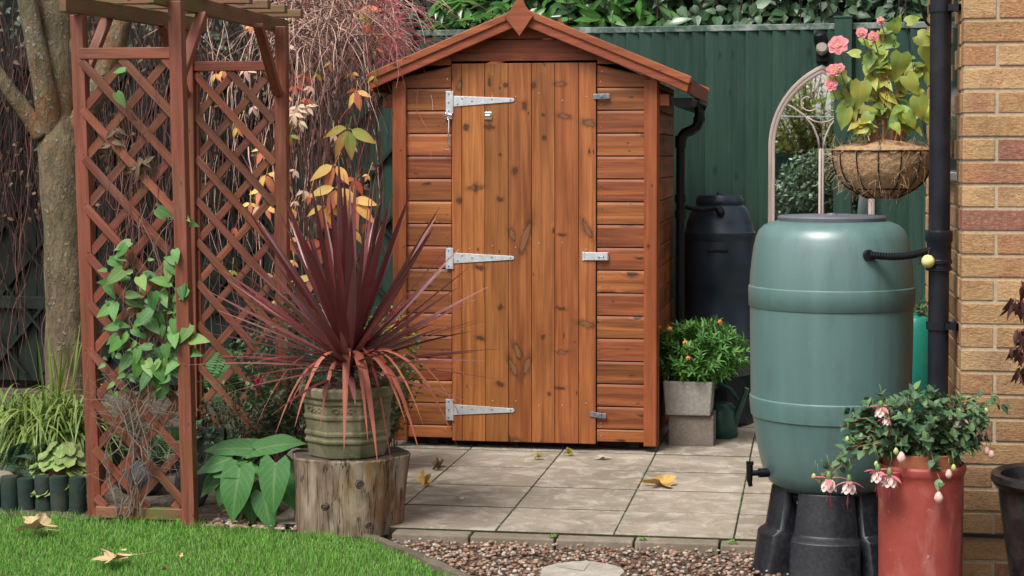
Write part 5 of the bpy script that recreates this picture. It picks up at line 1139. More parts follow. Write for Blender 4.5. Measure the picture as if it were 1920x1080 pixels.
for k in range(ny):
    t = k/(ny-1); y = AY+.06+(AY2-AY+.06)*t; b = MB(); z = AT+.085; b.beam((lx(0, AT)-.13, y, z), (lx(1, AT)+.10, y, z-.006), .045, .036); b.build('rung', MAT['arch_top'], arch_, bevel=.003)
for ia, ib, y, zr_, zlo in ((0, 1, AY, PY(250, 100, AY).z, PY(280, 962, AY).z), (2, 3, AY2, PY(440, 124, AY2).z, .05)):
    b = MB(); b.beam((lx(ia, zr_)+PW/2, y, zr_), (lx(ib, zr_)-PW/2, y, zr_), .032, .045); b.build('top_rail', MAT['arch'], arch_, bevel=.003)
    b = MB(); b.beam((lx(ia, zlo)+PW/2, y, zlo), (lx(ib, zlo)-PW/2, y, zlo), .032, .045); b.build('bottom_rail', MAT['arch_top'], arch_, bevel=.003)
    for s_, i in ((1, ia), (-1, ib)):
        b = MB(); b.beam((lx(i, zlo)+s_*(PW/2+.007), y+.012, zlo+.02), (lx(i, zr_)+s_*(PW/2+.007), y+.012, zr_-.02), .026, .014, (1, 0, 0)); b.build('side_batten', MAT['arch'], arch_, bevel=.002)
    # crossed slats, clipped to the panel
    xl0, xr0 = PW/2+.002, (posts[ib][0]-posts[ia][0])-PW/2-.002; Wd = xr0-xl0; z0, z1 = zlo+.02, zr_-.02; pit = .130; ang = radians(47.5)
    b = MB()
    def clip(sg):
        t = -3.0
        while t < 3.0+z1:
            # line z = t + sg*tan(ang)*x over x in [0, Wd]
            tn = math.tan(ang)*sg; xs = [0.0, Wd]
            xa, xb_ = 0.0, Wd
            za, zb_ = t+tn*xa, t+tn*xb_
            lo, hi = 0.0, Wd
            for zz, cmp_ in ((z0, 1), (z1, -1)):
                xc = (zz-t)/tn
                if cmp_*tn > 0: lo = max(lo, xc)
                else: hi = min(hi, xc)
            if hi-lo > .03:
                A = V((xl0+lo, 0, t+tn*lo)); Bq = V((xl0+hi, 0, t+tn*hi)); dy = -.006 if sg < 0 else .010
                b.beam((lx(ia, A.z)+A.x, y+dy, A.z), (lx(ia, Bq.z)+Bq.x, y+dy, Bq.z), .011, .033, (0, 1, 0)) if False else b.beam((lx(ia, A.z)+A.x, y+dy, A.z), (lx(ia, Bq.z)+Bq.x, y+dy, Bq.z), .033, .011, (0, -1, 0))
            t += pit/math.cos(ang)
    clip(-1); clip(1)
    b.build('lattice', MAT['arch'], arch_, bevel=.0015)
for ia, y, s_, Yd in ((1, p2.y, 1, 1), (3, AY2, 1, -1), (0, p1.y, -1, 1), (2, AY2, -1, -1)):
    b = MB(); x = lx(ia, 1.85)-.012; b.beam((x, y+Yd*.03, AT-.30), (x, y+Yd*.30, AT-.005), .03, .042, (1, 0, 0)); b.build('brace', MAT['arch'], arch_, bevel=.003)

# ================================================================== TREE
TRY = 8.35; tx0 = PY(128, 600, TRY).x
tree = thing('garden_tree', (tx0, TRY, 0), 'forked tree with lichen-spotted bark growing behind the trellis arch', 'tree')
def limb(b, pts, rad, n=14):
    P_ = [PY(px, py, TRY+dy) for px, py, dy in pts]; pp = []; rr_ = []
    m_ = len(P_)
    for i in range(m_-1):
        p0, p1_, p2_, p3 = P_[max(0, i-1)], P_[i], P_[i+1], P_[min(m_-1, i+2)]
        for k in range(6):
            t = k/6; pp.append(.5*((2*p1_)+(p2_-p0)*t+(2*p0-5*p1_+4*p2_-p3)*t*t+(3*p1_-p0-3*p2_+p3)*t**3)); rr_.append((rad[i]*(1-t)+rad[i+1]*t)*(1+.03*sin(i*6+k)))
    pp.append(P_[-1]); rr_.append(rad[-1]); b.tube(pp, rr_, n)
sT = scl(TRY, 120)
b = MB(); limb(b, [(133, 850, 0), (131, 700, 0), (128, 560, 0), (122, 420, 0), (116, 300, 0), (110, 240, 0), (106, 205, .0)], [52/sT, 45/sT, 42/sT, 40/sT, 44/sT, 36/sT, 14/sT], 24); tr_ = b.build('trunk', MAT['bark'], tree, smooth=True)
for pts, rad in (([(105, 300, -.01), (92, 215, -.06), (78, 140, -.09), (62, 60, -.10), (45, -30, -.1), (20, -160, -.1)], [24, 23, 20, 18, 17, 14]), ([(112, 270, .02), (108, 150, .03), (104, 60, .04), (98, -40, .05), (90, -200, .1)], [30, 33, 32, 30, 24]), ([(82, 255, -.06), (45, 205, -.1), (8, 155, -.14), (-60, 60, -.2)], [20, 15, 13, 10]), ([(130, 265, .02), (170, 190, .05), (205, 110, .08), (232, 30, .1), (260, -80, .15)], [24, 23, 21, 19, 16]), ([(118, 120, .03), (150, 55, .06), (190, -20, .1)], [14, 10, 8])):
    b = MB(); limb(b, pts, [r_/sT for r_ in rad], 14); b.build('limb', MAT['bark'], tree, smooth=True)

# ================================================================== LOG EDGING
LY = 6.50; le = thing('log_roll_edging', (PY(60, 950, LY).x, LY, 0), 'dark green stained log roll edging along the lawn', 'edging'); x = PY(-420, 950, LY).x; xe = PY(160, 950, LY).x; i = 0
while x < xe:
    r_ = rnd(.033, .037); zt = PY(60, 893, LY).z+rnd(-.012, .01); b = MB(); tl = rnd(-.012, .012)
    b.lathe([(r_, -.1), (r_, zt-.006), (r_*.9, zt), (.001, zt+.001)], (x+r_, LY+rnd(-.006, .006), 0), 18); b.v = [V((p.x+tl*(p.z/zt), p.y, p.z)) for p in b.v]; b.build('log', MAT['log'], le, smooth='auto'); x += 2*r_+.002

# ================================================================== GARDEN PLANTS
def plant(name, loc, label, cat='plant', group=None): return thing(name, loc, label, cat, group)
# variegated sedge
p = PY(85, 800, 7.2); g = V((p.x, p.y, 0)); pl_ = plant('sedge_clump', g, 'arching yellow-green striped sedge clump in front of the tree', 'grass clump')
b = MB()
for i in range(560):
    a = rnd(0, 2*pi); el = rnd(.45, 1.35); q = g+V((rnd(-.2, .2), rnd(-.1, .1), rnd(.1, .30))); L = rnd(.26, .44); b.blade(q, V((cos(a)*cos(el), sin(a)*cos(el)-.15, sin(el))), L, rnd(.007, .012), rnd(.6, 1.35), 8, .2, None, rnd(-.6, .6))
for i in range(14): q = g+V((rnd(0, .12), rnd(-.05, .05), .25)); b.blade(q, V((rnd(-.25, .25), rnd(-.2, .2), 1)), rnd(.4, .5), .012, .12, 6, .3)
b.build('foliage', MAT['sedge'], pl_, smooth=True)
# ferns
def fern(px, py, Y, z0, label, nf, L, mat='fern', az=None, el=(.5, 1.2), grp='ferns in the flower bed', wid=.17, name='fern'):
    p = PY(px, py, Y); base = V((p.x, p.y, z0)); f = plant(name, base, label, 'fern', grp); b = MB(); sb = MB()
    for i in range(nf):
        a = rnd(0, 2*pi) if az is None else rnd(*az); e = rnd(*el); d = V((cos(a)*cos(e), sin(a)*cos(e), sin(e))); l = L*rnd(.8, 1.15); n = 22; pts = [base+d*(l*t)+V((0, 0, -.38*l*t*t)) for t in np.linspace(0, 1, n)]
        sb.tube(pts, [.0022*(1-.7*k/n) for k in range(n)], 4, cap=False); h = V((0, 0, 1)).cross(d).normalized()
        for k in range(3, n):
            t = k/(n-1); w_ = wid*l*sin(pi*(.12+.88*t)**.8)+.006; tg = (pts[k]-pts[k-1]).normalized(); up = h.cross(tg).normalized(); up = up if up.z > 0 else -up
            for s in (-1, 1): b.leaf(pts[k], h*s+tg*.35, up, w_, l*.035, .15, .1, 3, 'lance')
    b.build('fronds', MAT[mat], f, smooth=True); sb.build('stalks', MAT['stem_green'], f)
fern(150, 790, 7.2, .12, 'soft green fern beside the left trellis post', 7, .30, az=(-2.8, -.2), el=(.6, 1.2))
fern(395, 690, 8.05, .25, 'bright green fern seen through the middle of the arch', 18, .46, el=(.3, 1.2))
fern(470, 700, 7.9, .2, 'fern fronds behind the right arch panel near the red flowers', 10, .40)
fern(310, 830, 7.3, .05, 'green fern low behind the front trellis panel', 8, .34)
fern(20, 860, 6.95, .06, 'blue-green feathery foliage at the left edge', 16, .38, 'bluefern', el=(.3, 1.2), grp=None, wid=.15, name='feathery_plant')
# heuchera
p = GZ(140, 905); hl = V((p.x+.135, 6.58, 0)); h_ = plant('heuchera', hl, 'lime green heuchera with rounded leaves behind the log edging'); b = MB(); sb = MB()
for i in range(150):
    d = rdir(.5); q = hl+V((d.x*.125, d.y*.10, .065+max(0, d.z)*.16)); q = hl+(q-hl)*rnd(.8, 1.1); od = (V((d.x, d.y-.5, -.35))).normalized(); s = rnd(.032, .058); b.leaf(q-od*s*.5, od, (d+V((0, -.4, .6))).normalized(), s, s*1.08, .2, .18, 7, 'round', .14, .06); sb.tube([hl+V((0, 0, .01)), hl.lerp(q, .6)+V((0, 0, .02)), q-od*s*.5], .0018, 4, cap=False)
b.build('foliage', MAT['heuchera'], h_, smooth=True); sb.build('stems', MAT['stem_red'], h_)
# bleached tuft
p = GZ(42, 905); q0 = V((p.x, 6.7, 0)); t_ = plant('dry_grass_tuft', q0, 'bleached dry grass tuft behind the log edging', 'grass clump'); b = MB()
for i in range(170): a = rnd(0, 6.3); b.blade(q0+V((rnd(-.03, .03), rnd(-.03, .03), 0)), V((cos(a)*rnd(.1, .7), sin(a)*rnd(.1, .6), 1)), rnd(.10, .2), .0022, rnd(.1, .5), 5, .1)
b.build('foliage', MAT['tuft'], t_)
# arum with big leaves
p = GZ(455, 975); ab = V((p.x, 6.42, 0)); ar = plant('arum_plant', ab, 'glossy arrow-leaved arum plant between the arch and the stump')
for px, py, ax, az, ny_, L, W_, dy, nz2 in ((432, 838, -1, .12, -.4, .21, .135, .05, .8), (520, 832, 1, .32, -.45, .23, .145, .0, .85), (455, 880, .9, .1, -.5, .2, .13, -.04, .9), (440, 925, -.15, -1, -1, .215, .145, -.1, .35), (512, 912, -.05, -1, -1, .20, .135, -.12, .35), (500, 958, .25, -1, -1, .15, .11, -.08, .3), (400, 870, -1, -.3, -.5, .16, .11, -.02, .7), (540, 925, .6, -1, -.9, .15, .095, -.05, .4), (395, 905, -.8, -.8, -.6, .14, .09, 0, .6), (480, 870, .3, .5, -.3, .14, .10, .1, .8), (545, 885, .9, -.7, -.6, .13, .085, .02, .6), (470, 945, .1, -1, -.9, .15, .10, -.03, .4), (418, 915, -.3, -1, -.8, .14, .10, -.02, .4)):
    c_ = PY(px, py, ab.y+dy); d = V((ax, -.25, az)).normalized(); bs_ = c_-d*L*.45; b = MB(); b.leaf(bs_, d, V((rnd(-.15, .15), ny_, nz2)), L, W_, .18, .12, 12, 'heart', .17, .03); lf = b.build('leaf', MAT['arum'], ar, smooth=True)
    b = MB(); g0 = ab+V((rnd(-.05, .05), rnd(-.03, .03), -.01)); b.tube([g0, g0.lerp(bs_, .5)+V((0, .02, .06)), bs_+d*.01], [.007, .006, .004], 6); b.build('stalk', MAT['arum_stem'], lf, smooth=True)
# dark box shrub behind arch
p = PY(440, 800, 7.5); q0 = V((p.x, p.y, 0)); s_ = plant('box_shrub', q0, 'low dark green box shrub behind the arum and stump', 'shrub'); lb, sb = MB(), MB()
bushy(lb, sb, q0, q0+V((.05, 0, .16)), (.36, .22, .17), 190, .020, .012, .02, 'ovate', 2, .1, 2, .0015, .2, zmin=.03); lb.build('foliage', MAT['box'], s_, smooth=True); sb.build('stems', MAT['twig_dark'], s_)
# red fuchsia bush behind cordyline
p = PY(560, 720, 7.35); q0 = V((p.x, p.y, 0)); f_ = plant('fuchsia', q0, 'loose fuchsia bush with small red flowers behind the purple cordyline', 'shrub'); lb, sb = MB(), MB()
bushy(lb, sb, q0, q0+V((.05, 0, .5)), (.40, .2, .36), 120, .034, .019, .035, 'ovate', 3, .1, 2, .002, .2, zmin=.1)
bushy(lb, sb, q0+V((.35, .1, 0)), q0+V((.42, .1, .55)), (.14, .12, .25), 22, .034, .02, .035, 'ovate', 3, .1, 2, .002, .2, zmin=.1)
lb.build('foliage', MAT['fuchsia'], f_, smooth=True); sb.build('stems', MAT['twig'], f_)
RM = [MAT['redpetal'], MAT['redpetal'], MAT['rosepink'], MAT['stem_green']]
for px, py in ((486, 705), (735, 578), (660, 592), (745, 600)): fuchsia_flower(PY(px, py, 7.12), .85, RM, f_)
p = PY(725, 650, 7.6); q0 = V((p.x, p.y, 0)); y_ = plant('yellowing_shrub', q0, 'yellowing shrub half hidden behind the purple cordyline leaves', 'shrub'); lb, sb = MB(), MB()
bushy(lb, sb, q0, PY(725, 640, 7.6), (.14, .1, .16), 34, .045, .026, .04, 'ovate', 3, .15, 2, .002, .1); lb.build('foliage', MAT['yellowing'], y_, smooth=True); sb.build('stems', MAT['twig'], y_)
# clematis on the front trellis
cl = plant('clematis', V((AX1-.2, AY-.05, 0)), 'leafy clematis climbing the front panel of the trellis arch', 'climber'); lb, sb, db = MB(), MB(), MB()
def wander(b, pts, r, k=5, amp=.015, n=5):
    pp = []
    for i in range(len(pts)-1):
        for j in range(k):
            pp.append(pts[i].lerp(pts[i+1], j/k)+V((rnd(-amp, amp), rnd(-amp, amp)*.5, rnd(-amp, amp))))
    pp.append(pts[-1]); b.tube(pp, [r*(1-.5*i/len(pp)) for i in range(len(pp))], n, cap=False)
for i in range(12):
    bx = rnd(215, 270); t1 = rnd(230, 340); wander(db if i < 11 else sb, [PY(bx, 970, AY-.03), PY(bx+rnd(-25, 45), 860, AY-.03-rnd(0, .04)), PY(rnd(210, 330), 730, AY-.03), PY(rnd(200, 340), 600, AY-.025), PY(t1, rnd(380, 520), AY-.02)], rnd(.002, .0038))
for i in range(70):
    q = PY(rnd(200, 345), rnd(690, 880), AY-rnd(.0, .05)); wander(db, [q, q+V((rnd(-.1, .1), rnd(-.03, .03), rnd(-.12, .12))), q+V((rnd(-.16, .16), rnd(-.04, .04), rnd(-.16, .16)))], rnd(.0008, .0015), 4, .012, 4)
for i in range(8):
    wander(sb, [PY(rnd(200, 330), rnd(430, 560), AY-.02), PY(rnd(200, 330), rnd(280, 400), AY-.02), PY(rnd(220, 330), rnd(110, 240), AY-.02)], .0016, 6, .02, 4)
lp = [(295, 405), (338, 413), (245, 468), (328, 488), (318, 512), (333, 505), (200, 545), (215, 585), (240, 575), (268, 530), (300, 560), (322, 545), (345, 580), (255, 590), (285, 595), (308, 625), (325, 635), (240, 640), (225, 650), (258, 668), (285, 665), (345, 660), (300, 690), (320, 700), (262, 690), (292, 725), (310, 735), (350, 675), (335, 610), (230, 520), (222, 625), (345, 625), (270, 610), (340, 545), (205, 500), (235, 145), (218, 188), (310, 660), (280, 705), (335, 685)]
for px, py in lp:
    for k in range(2 if py > 250 else 1):
        L = rnd(.055, .095); q = PY(px+rnd(-10, 10)*k*1.5, py+rnd(-10, 10)*k*1.5-14, AY-.035-rnd(0, .05)); lb.leaf(q, V((rnd(-.9, .9), rnd(-.4, .1), rnd(-1, .1))), V((rnd(-.4, .4), -1, rnd(.2, .9))), L, L*.62, .15, .15, 6, 'heart', .08, .03)
for i in range(60): q = PY(rnd(190, 350), rnd(480, 745), AY-.02-rnd(0, .05)); L = rnd(.02, .045); lb.leaf(q, V((rnd(-1, 1), rnd(-.5, 0), rnd(-1, .4))), V((rnd(-.4, .4), -1, .6)), L, L*.6, .15, .15, 4, 'heart', .05)
lb.build('foliage', MAT['clem'], cl, smooth=True); sb.build('stems', MAT['twig'], cl); db.build('dead_stems', MAT['twig_grey'], cl)
db = MB()
for px, py in ((268, 300), (278, 296), (213, 245), (205, 270), (258, 318)):
    for k in range(4): db.leaf(PY(px+rnd(-6, 6), py+rnd(-5, 5), AY-.02), V((rnd(-1, 1), -.2, rnd(-1, .2))), V((rnd(-1, 1), -1, .4)), rnd(.03, .055), rnd(.018, .03), .6, .5, 5, 'ovate', 0, .08)
db.build('withered_leaves', MAT['dryleaf_d'], cl, smooth=True)

# ================================================================== VIRGINIA CREEPER
cr = plant('virginia_creeper', V(PY(640, 100, 8.7)), 'tangled bare creeper with a few yellow and red autumn leaves', 'climber')
bt, bb, br, bd_ = MB(), MB(), MB(), MB()
def strand(b, p, d, L, r, g=.12, j=.2, n=14):
    p = V(p); d = V(d).normalized(); pts = [p.copy()]
    for i in range(n):
        d = (d+V((0, 0, -g))+rdir()*j).normalized(); p = p+d*(L/n); pts.append(p.copy())
    b.tube(pts, [r*(1-.6*i/n) for i in range(n+1)], 4, cap=False); return pts
for i in range(760):
    px = rnd(520, 735); py = rnd(-60, 110)+max(0, px-640)*.55; b = (bt, bb, bb, bt, bd_)[i % 5] if py < 90 else (bb, bd_, bb)[i % 3]
    if px > 700 and rnd(0, 1) < .5: b = br
    strand(b, PY(px, py, rnd(8.15, 9.0)), V((rnd(-.5, 1.2), rnd(-.8, .2), rnd(-.5, .7))), rnd(.25, .7), rnd(.0016, .0034), rnd(.05, .22), .22)
for i in range(90):  # red tips fanning right over the roof edge
    px = rnd(690, 740); py = rnd(25, 130); strand(br if i % 3 else bt, PY(px, py, rnd(8.3, 8.9)), V((rnd(.2, 1.2), rnd(-.5, .2), rnd(-.4, .6))), rnd(.08, .26), rnd(.0018, .0036), .1, .25, 8)
for i in range(150):  # long hanging strands
    px = rnd(535, 715); y0 = rnd(60, 260); strand((bb, bd_, bb)[i % 3], PY(px, y0, rnd(8.3, 9.2)), V((rnd(-.3, .3), rnd(-.2, .2), -1)), rnd(.4, 1.2), rnd(.0012, .0026), .25, .20, 18)
for i in range(620):  # stems clothing the old fence to the left
    px = rnd(-150, 640); y0 = rnd(-40, 250); strand((bd_, bd_, bb, bd_, bd_, bt if px > 380 else bd_)[i % 6], FP(px, y0, rnd(.06, .4)), V((rnd(-.5, .5), rnd(-.1, .1), -1)), rnd(.5, 1.7), rnd(.0016, .005), .22, .22, 18)
for i in range(260):
    px = rnd(-120, 640); strand((bd_, bd_, bb)[i % 3], FP(px, rnd(200, 560), rnd(.06, .3)), V((rnd(-.7, .7), rnd(-.1, .1), -1)), rnd(.4, 1.1), rnd(.0014, .0035), .18, .26, 14)
for i in range(60): px = rnd(200, 640); strand((bb, bt)[i % 2], FP(px, rnd(-60, 60), rnd(.1, .5)), V((rnd(-1, 1), rnd(-.3, .1), rnd(-.6, .4))), rnd(.3, .9), rnd(.0015, .003), .08, .25, 12)
bt.build('tan_stems', MAT['twig_tan'], cr); bb.build('brown_stems', MAT['twig'], cr); br.build('red_stems', MAT['twig_red'], cr); bd_.build('dark_stems', MAT['twig_dark'], cr)
def palmate(px, py, Y, L, mat, n=5, label=None, spread=1.0, rt=0.0):
    L *= 1.2; tw = rnd(-.5, .5)
    p = PY(px, py, Y); b = MB()
    for i in range(n):
        k = i-(n-1)/2; a = k*(.95 if n <= 3 else .72)*spread+rnd(-.18, .18)+rt+tw; l = L*(1-.10*abs(k))*rnd(.85, 1.12); q = p+V((sin(a), 0, -cos(a)))*L*.10+V((0, -.004*i, 0)); b.tube([p, q], .0013, 4); b.leaf(q, V((sin(a), rnd(-.35, .15), -cos(a))), V((rnd(-.4, .4), -1, rnd(.4, .9))), l, l*rnd(.36, .44), rnd(.05, .3), rnd(.1, .35), 7, 'ovate', 0, .03)
    b.tube([p, p+V((rnd(-.02, .02), .03, .06))], .0016, 4); o_ = b.build('leaf', mat, cr, smooth=True)
    if label: o_['label'] = label
A_, Rd, Pl, Gn = MAT['autumn'], MAT['autumn_red'], MAT['autumn_pale'], MAT['autumn_green']
for q in ((628, 308, 7.9, .115, A_, 3), (632, 350, 7.88, .13, A_, 4), (608, 385, 7.9, .10, A_, 4), (662, 372, 7.9, .125, A_, 4, None, .8, .4), (655, 240, 7.95, .13, Gn, 4), (668, 335, 7.95, .07, Rd, 3), (610, 455, 7.85, .13, Rd, 3), (540, 448, 7.9, .07, A_, 3), (558, 200, 8.1, .06, Pl, 5), (576, 198, 8.1, .055, Pl, 4), (552, 212, 8.08, .055, Pl, 5), (562, 225, 8.08, .05, Pl, 4), (668, 170, 8.1, .075, A_, 3), (494, 280, 8.2, .06, A_, 3), (500, 325, 8.2, .09, A_, 3), (492, 355, 8.2, .075, A_, 3), (500, 385, 8.2, .06, A_, 3), (505, 3, 8.2, .07, Rd, 4), (520, 12, 8.2, .06, Rd, 4), (590, 520, 7.85, .10, A_, 3), (552, 160, 8.2, .05, Rd, 3), (720, 60, 8.4, .05, A_, 2), (672, 18, 8.4, .09, A_, 2, None, 1, 1.4), (645, 490, 7.85, .09, A_, 3), (535, 560, 8.0, .07, A_, 3), (665, 430, 7.9, .07, A_, 3), (575, 140, 8.3, .06, Rd, 3), (702, 85, 8.3, .06, A_, 2), (470, 380, 8.25, .05, A_, 3)): palmate(*q)
b = MB()
for i in range(520):
    px = rnd(-60, 700); b.leaf(FP(px, rnd(0, 420), rnd(.05, .4)), V((rnd(-1, 1), -.2, rnd(-1, .2))), V((rnd(-1, 1), -1, .5)), rnd(.025, .05), rnd(.015, .03), .4, .4, 4, 'ovate')
b.build('withered_leaves', MAT['dryleaf_d'], cr, smooth=True)

for i in range(46):   # small coloured leaves still hanging in the tangle
    palmate(rnd(400, 715), rnd(20, 520), rnd(7.95, 8.3), rnd(.03, .055), R_.choice((A_, Rd, Pl, A_, Rd, Gn)), R_.choice((2, 3, 3)))
# ================================================================== HEDGES BEHIND THE FENCE
def hedge(name, label, px0, px1, z0, z1, mat, n, L, W_, shape, cat, depth=.35, rough=.18, back=.35, core=True, n_=4, stemmat='twig_dark', grp=None):
    s0, s1 = fs(px0), fs(px1); base = V((FO.x, FO.y, 0))-FN*back
    h = plant(name, base+FD*((s0+s1)/2), label, cat, grp); b = MB(); sb = MB()
    for i in range(n):
        s = rnd(s0, s1); z = rnd(z0, z1); bulge = .22*sin(s*2.3+z*1.7)+.14*sin(s*5.1-z*4.2)+.1*sin(z*7); p = base+FD*s+FN*(bulge*rough*4*.35+rnd(-depth*.5, depth*.35))+V((0, 0, z)); d = V((rnd(-1, 1), rnd(-.9, .1), rnd(-1, .35))).normalized(); l = L*rnd(.65, 1.25); b.leaf(p, d, (FN+V((rnd(-.6, .6), rnd(-.4, .2), rnd(.1, 1.0)))).normalized(), l, l*W_, rnd(0, .3), .2, n_, shape, .06 if shape == 'heart' else 0)
    for i in range(int((s1-s0)*9)):
        s = rnd(s0, s1); strand(sb, base+FD*s+V((0, 0, z0-.2)), V((rnd(-.4, .4), -.2, 1)), z1-z0+.2, .006, -.03, .15, 9)
    b.build('foliage', MAT[mat], h, smooth=True); sb.build('branches', MAT[stemmat], h)
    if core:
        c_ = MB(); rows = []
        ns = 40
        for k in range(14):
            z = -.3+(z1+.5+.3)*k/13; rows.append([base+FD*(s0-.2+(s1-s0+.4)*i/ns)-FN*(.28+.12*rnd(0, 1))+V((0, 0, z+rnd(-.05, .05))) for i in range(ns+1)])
        c_.strip(rows); c_.strip([[q-FN*.5 for q in r_] for r_ in rows]); c_.build('dark_backing', MAT['core'], h)  # dark sheets added behind the leaves, shade put into their colour
    return h
hedge('laurel_hedge', 'glossy green laurel hedge rising behind the shed roof', 800, 1240, 1.9, 3.1, 'laurel', 1700, .155, .36, 'lance', 'hedge')
hedge('ivy_hedge', 'dark ivy and laurel growing over the right fence top', 1190, 2150, 1.95, 3.1, 'ivy', 3400, .075, .8, 'heart', 'hedge', .3, .14)
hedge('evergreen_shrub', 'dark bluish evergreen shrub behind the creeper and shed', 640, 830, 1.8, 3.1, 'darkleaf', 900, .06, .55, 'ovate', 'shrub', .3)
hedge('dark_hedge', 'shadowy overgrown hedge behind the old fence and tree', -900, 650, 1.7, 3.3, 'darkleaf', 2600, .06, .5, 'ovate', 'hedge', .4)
b = MB()
lh = bpy.data.objects.get('laurel_hedge')
for i in range(70): # laurel sprays nodding over the fence by the roof
    px = rnd(820, 960); q = FP(px, rnd(0, 58)-6, -.05-rnd(0, .2)); d = V((rnd(-1, .2), -.4, rnd(-.5, .2))); b.leaf(q, d, V((rnd(-.3, .3), -.5, 1)), rnd(.1, .16), rnd(.036, .05), .2, .2, 5, 'lance')
b.build('overhanging_sprays', MAT['laurel'], lh, smooth=True)

# ================================================================== FALLEN LEAVES, STONES
def maple(b, p, R0, rot, curl=.25, lobes=5, stalk=True):
    p = V(p); n = 66; k = len(b.v); b.v.append(p+V((0, 0, .004))); out = []
    for i in range(n):
        a = 2*pi*i/n; f = (abs(cos(a*lobes/2)))**.9; r_ = R0*(.36+.64*f**1.6+.09*sin(a*17)+.05*sin(a*29+1)); r_ *= (.55 if abs(a-pi) < .35 else 1)
        for t in (.55, 1.0):
            x, y = r_*t*cos(a), r_*t*sin(a); out.append(V((x*cos(rot)-y*sin(rot), (x*sin(rot)+y*cos(rot)), .004+curl*R0*t*t*(.5+.9*sin(a*2+rot)+.35*sin(5*a)))))
    mn = min(v.z for v in out); out = [v-V((0, 0, min(0, mn)-.002)) for v in out]
    for v in out: b.v.append(p+v)
    for i in range(n):
        j = (i+1) % n; b.face([k, k+1+2*i, k+1+2*j], [(0, .5), (.5, i/n), (.5, j/n)]); b.face([k+1+2*i, k+2+2*i, k+2+2*j, k+1+2*j], [(.5, i/n), (1, i/n), (1, j/n), (.5, j/n)])
    if stalk:
        d = V((cos(rot+pi), sin(rot+pi), 0)); b.tube([p+V((0, 0, .006)), p+d*R0*.8+V((0, 0, .014)), p+d*R0*1.7+V((.01, .01, .018))], .0014, 5)
def fallen(px, py, R0, mat, label, z=.004, rot=None, curl=.25, grp='fallen leaves on the patio', lob=5, stalk=True):
    p = GZ(px, py, z); b = MB(); maple(b, p, R0, rnd(0, 6) if rot is None else rot, curl, lob, stalk); o_ = b.build('fallen_leaf', MAT[mat], loc=p, smooth=True); tag(o_, label, 'leaf', grp)
LG = 'fallen leaves on the lawn'
fallen(68, 995, .078, 'dryleaf', 'large curled tan leaf on the grass nearest the log edging', .006, 2.6, .32, LG)
fallen(212, 1052, .076, 'dryleaf', 'flat tan leaf with long stalk lying on the lawn', .006, 3.7, .18, LG)
fallen(228, 1034, .018, 'dryleaf', 'tiny pale leaf scrap just above the long-stalked lawn leaf', .016, .2, .1, LG, 2, False)
fallen(337, 1047, .012, 'dryleaf', 'small tan leaf scrap on grass right of the long-stalked leaf', .016, .6, .6, LG, 3, False)
fallen(310, 1070, .013, 'dryleaf_d', 'tiny dark brown leaf at the lawn bottom edge', .016, 1, .5, LG, 3, False)
fallen(1236, 910, .078, 'dryleaf_y', 'largest orange and yellow leaf in the middle of the patio', .004, .5, .22)
fallen(798, 911, .036, 'dryleaf_y', 'rolled yellow-brown leaf near the tree stump on the paving', .004, 3.4, .8, lob=3)
fallen(822, 881, .038, 'dryleaf_d', 'dark brown shrivelled leaf on paving left of the shed door', .004, 3, .6)
fallen(1130, 860, .045, 'dryleaf_p', 'pale grey-green leaf lying below the door edge', .004, 2, .1, lob=4, stalk=False)
fallen(1009, 860, .026, 'yellowing', 'small yellow leaf below the middle of the door', .004, 3, .4)
fallen(1066, 853, .026, 'yellowing', 'small yellow leaf against the shed bottom by the door', .004, 2, .6, stalk=True)
fallen(862, 937, .018, 'dryleaf_p', 'small pale leaf on the front row of paving', .004, .2, .2, lob=2, stalk=False)
fallen(1200, 860, .008, 'dryleaf_p', 'tiny pale leaf scrap right of the pale grey-green leaf', .004, .2, .2, lob=3, stalk=False)
fallen(1364, 877, .010, 'dryleaf_p', 'tiny pale leaf scrap in front of the concrete block', .004, .2, .3, lob=3, stalk=False)
fallen(1419, 826, .020, 'dryleaf_d', 'brown leaf beside the green water butt on the paving joint', .004, 1, .9, lob=3)
def rock(name, p, r, sq, mat, label, cat='stone'):
    b = MB(); p = V(p); n, m_ = 20, 12; rows = []; f1, f2 = rnd(0, 6), rnd(0, 6)
    for i in range(m_+1):
        th = pi*i/m_; rows.append([p+V((r[0]*sin(th)*cos(2*pi*(j % n)/n)*(1+.08*sin(3*2*pi*(j % n)/n+f1)), r[1]*sin(th)*sin(2*pi*(j % n)/n)*(1+.07*sin(4*th+f2)), r[2]*cos(th)*(1+.06*sin(2*2*pi*(j % n)/n+f2)*sin(th)))) for j in range(n+1)])
    b.strip([q[::-1] for q in rows]); o_ = b.build(name, MAT[mat], loc=(p.x, p.y, 0), smooth=True); tag(o_, label, cat)
q = PY(352, 918, 6.62); rock('slate_disc', (q.x, q.y+.06, .075), (.075, .035, .10), 0, 'slate', 'dark rounded slate standing beside the front trellis post')
q = PY(556, 845, 6.95); rock('boulder', (q.x, q.y, .06), (.07, .07, .13), 0, 'boulder', 'pale boulder tucked between stump and arum leaves')
q = PY(2, 897, 6.6); rock('pale_stone', (q.x, q.y, .09), (.06, .04, .035), 0, 'boulder', 'pale stone behind log edging at the left edge')
q = PY(262, 905, 6.9); rock('field_stone', (q.x, q.y, .05), (.11, .08, .075), 0, 'slate', 'grey field stone behind the bottom of the front trellis')
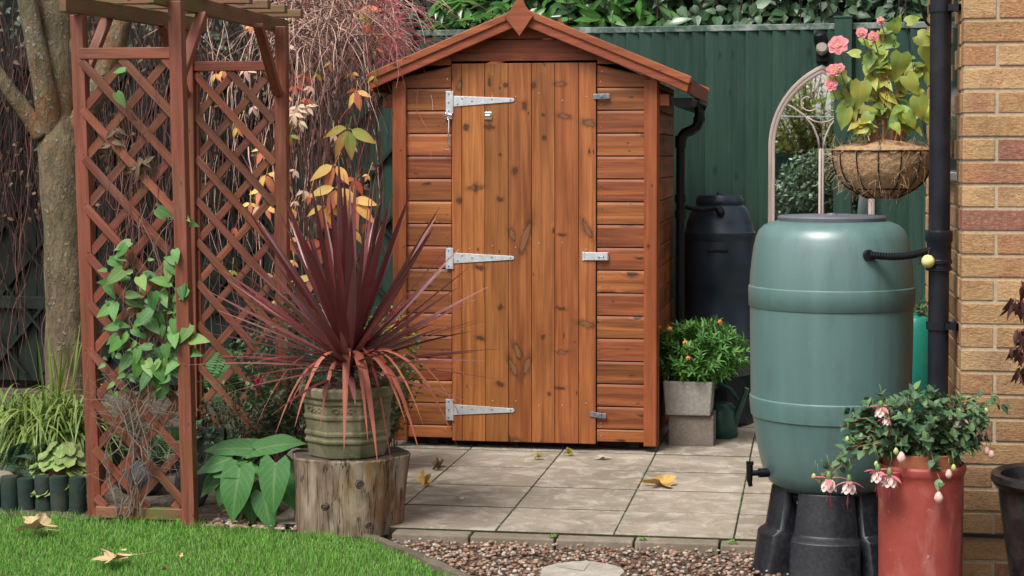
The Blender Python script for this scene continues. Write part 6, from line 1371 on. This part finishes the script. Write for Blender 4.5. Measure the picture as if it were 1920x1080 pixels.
b = MB(); x0 = PY(-200, 830, 7.35).x; b.box(x0, PY(420, 830, 7.35).x, 7.35, 7.38, 0, PY(100, 796, 7.35).z); tag(b.build('raised_bed_board', MAT['fence_dk'], loc=(-3.5, 7.36, 0)), 'low dark board holding the raised bed behind the sedge', 'board')

# ================================================================== BEHIND THE CAMERA (seen in the mirror)
q0 = V((-1.25, -2.6, 0)); s_ = plant('garden_shrub', q0, 'rounded grey-green shrub seen in the arched mirror', 'shrub'); lb, sb = MB(), MB()
bushy(lb, sb, q0, q0+V((0, 0, .75)), (1.35, .7, .86), 1000, .085, .048, .10, 'ovate', 3, .15, 2, .006, .2, zmin=.15); lb.build('foliage', MAT['greyleaf'], s_, smooth=True); sb.build('stems', MAT['twig'], s_)
b = MB()
for i in range(90): b.box(-7+i*.14, -7+i*.14+.132, -5.4, -5.38, 0, 1.40)
b.box(-7, 5.6, -5.42, -5.36, 1.40, 1.46); tag(b.build('far_fence', MAT['fence'], loc=(-1, -5.4, 0)), 'distant green fence reflected in the arched mirror', 'fence')
for nm, x, y, r_, h_, mt, lbl in (('autumn_tree', -2.6, -7.2, 1.2, 1.2, 'begonia', 'yellow-green autumn tree reflected in the mirror'), ('hedge_tree', -.6, -8.2, 1.6, 1.3, 'planterleaf', 'green leafy tree reflected at the top of the mirror'), ('yellow_tree', -4.6, -8.6, 1.5, 1.4, 'yellowing', 'yellowing tree reflected at the mirror edge')):
    q0 = V((x, y, 0)); s_ = plant(nm, q0, lbl, 'tree'); lb, sb = MB(), MB(); sb.tube([q0, q0+V((.05, 0, 1.0)), q0+V((0, 0, 2.0))], [.12, .1, .06], 10); bushy(lb, sb, q0+V((0, 0, .8)), q0+V((0, 0, 2.0)), (r_, 1, h_), 190, .13, .08, .16, 'ovate', 2, .1, 2, .01, .1); lb.build('crown', MAT[mt], s_, smooth=True); sb.build('trunk', MAT['twig'], s_)
b = MB(); b.tube([(-6, -3.6, 2.02), (-1, -3.4, 1.93), (3.5, -3.2, 2.02)], .009, 6); tag(b.build('washing_line', MAT['line'], loc=(-1, -3.4, 1.9)), 'white washing line reflected in the mirror', 'line')
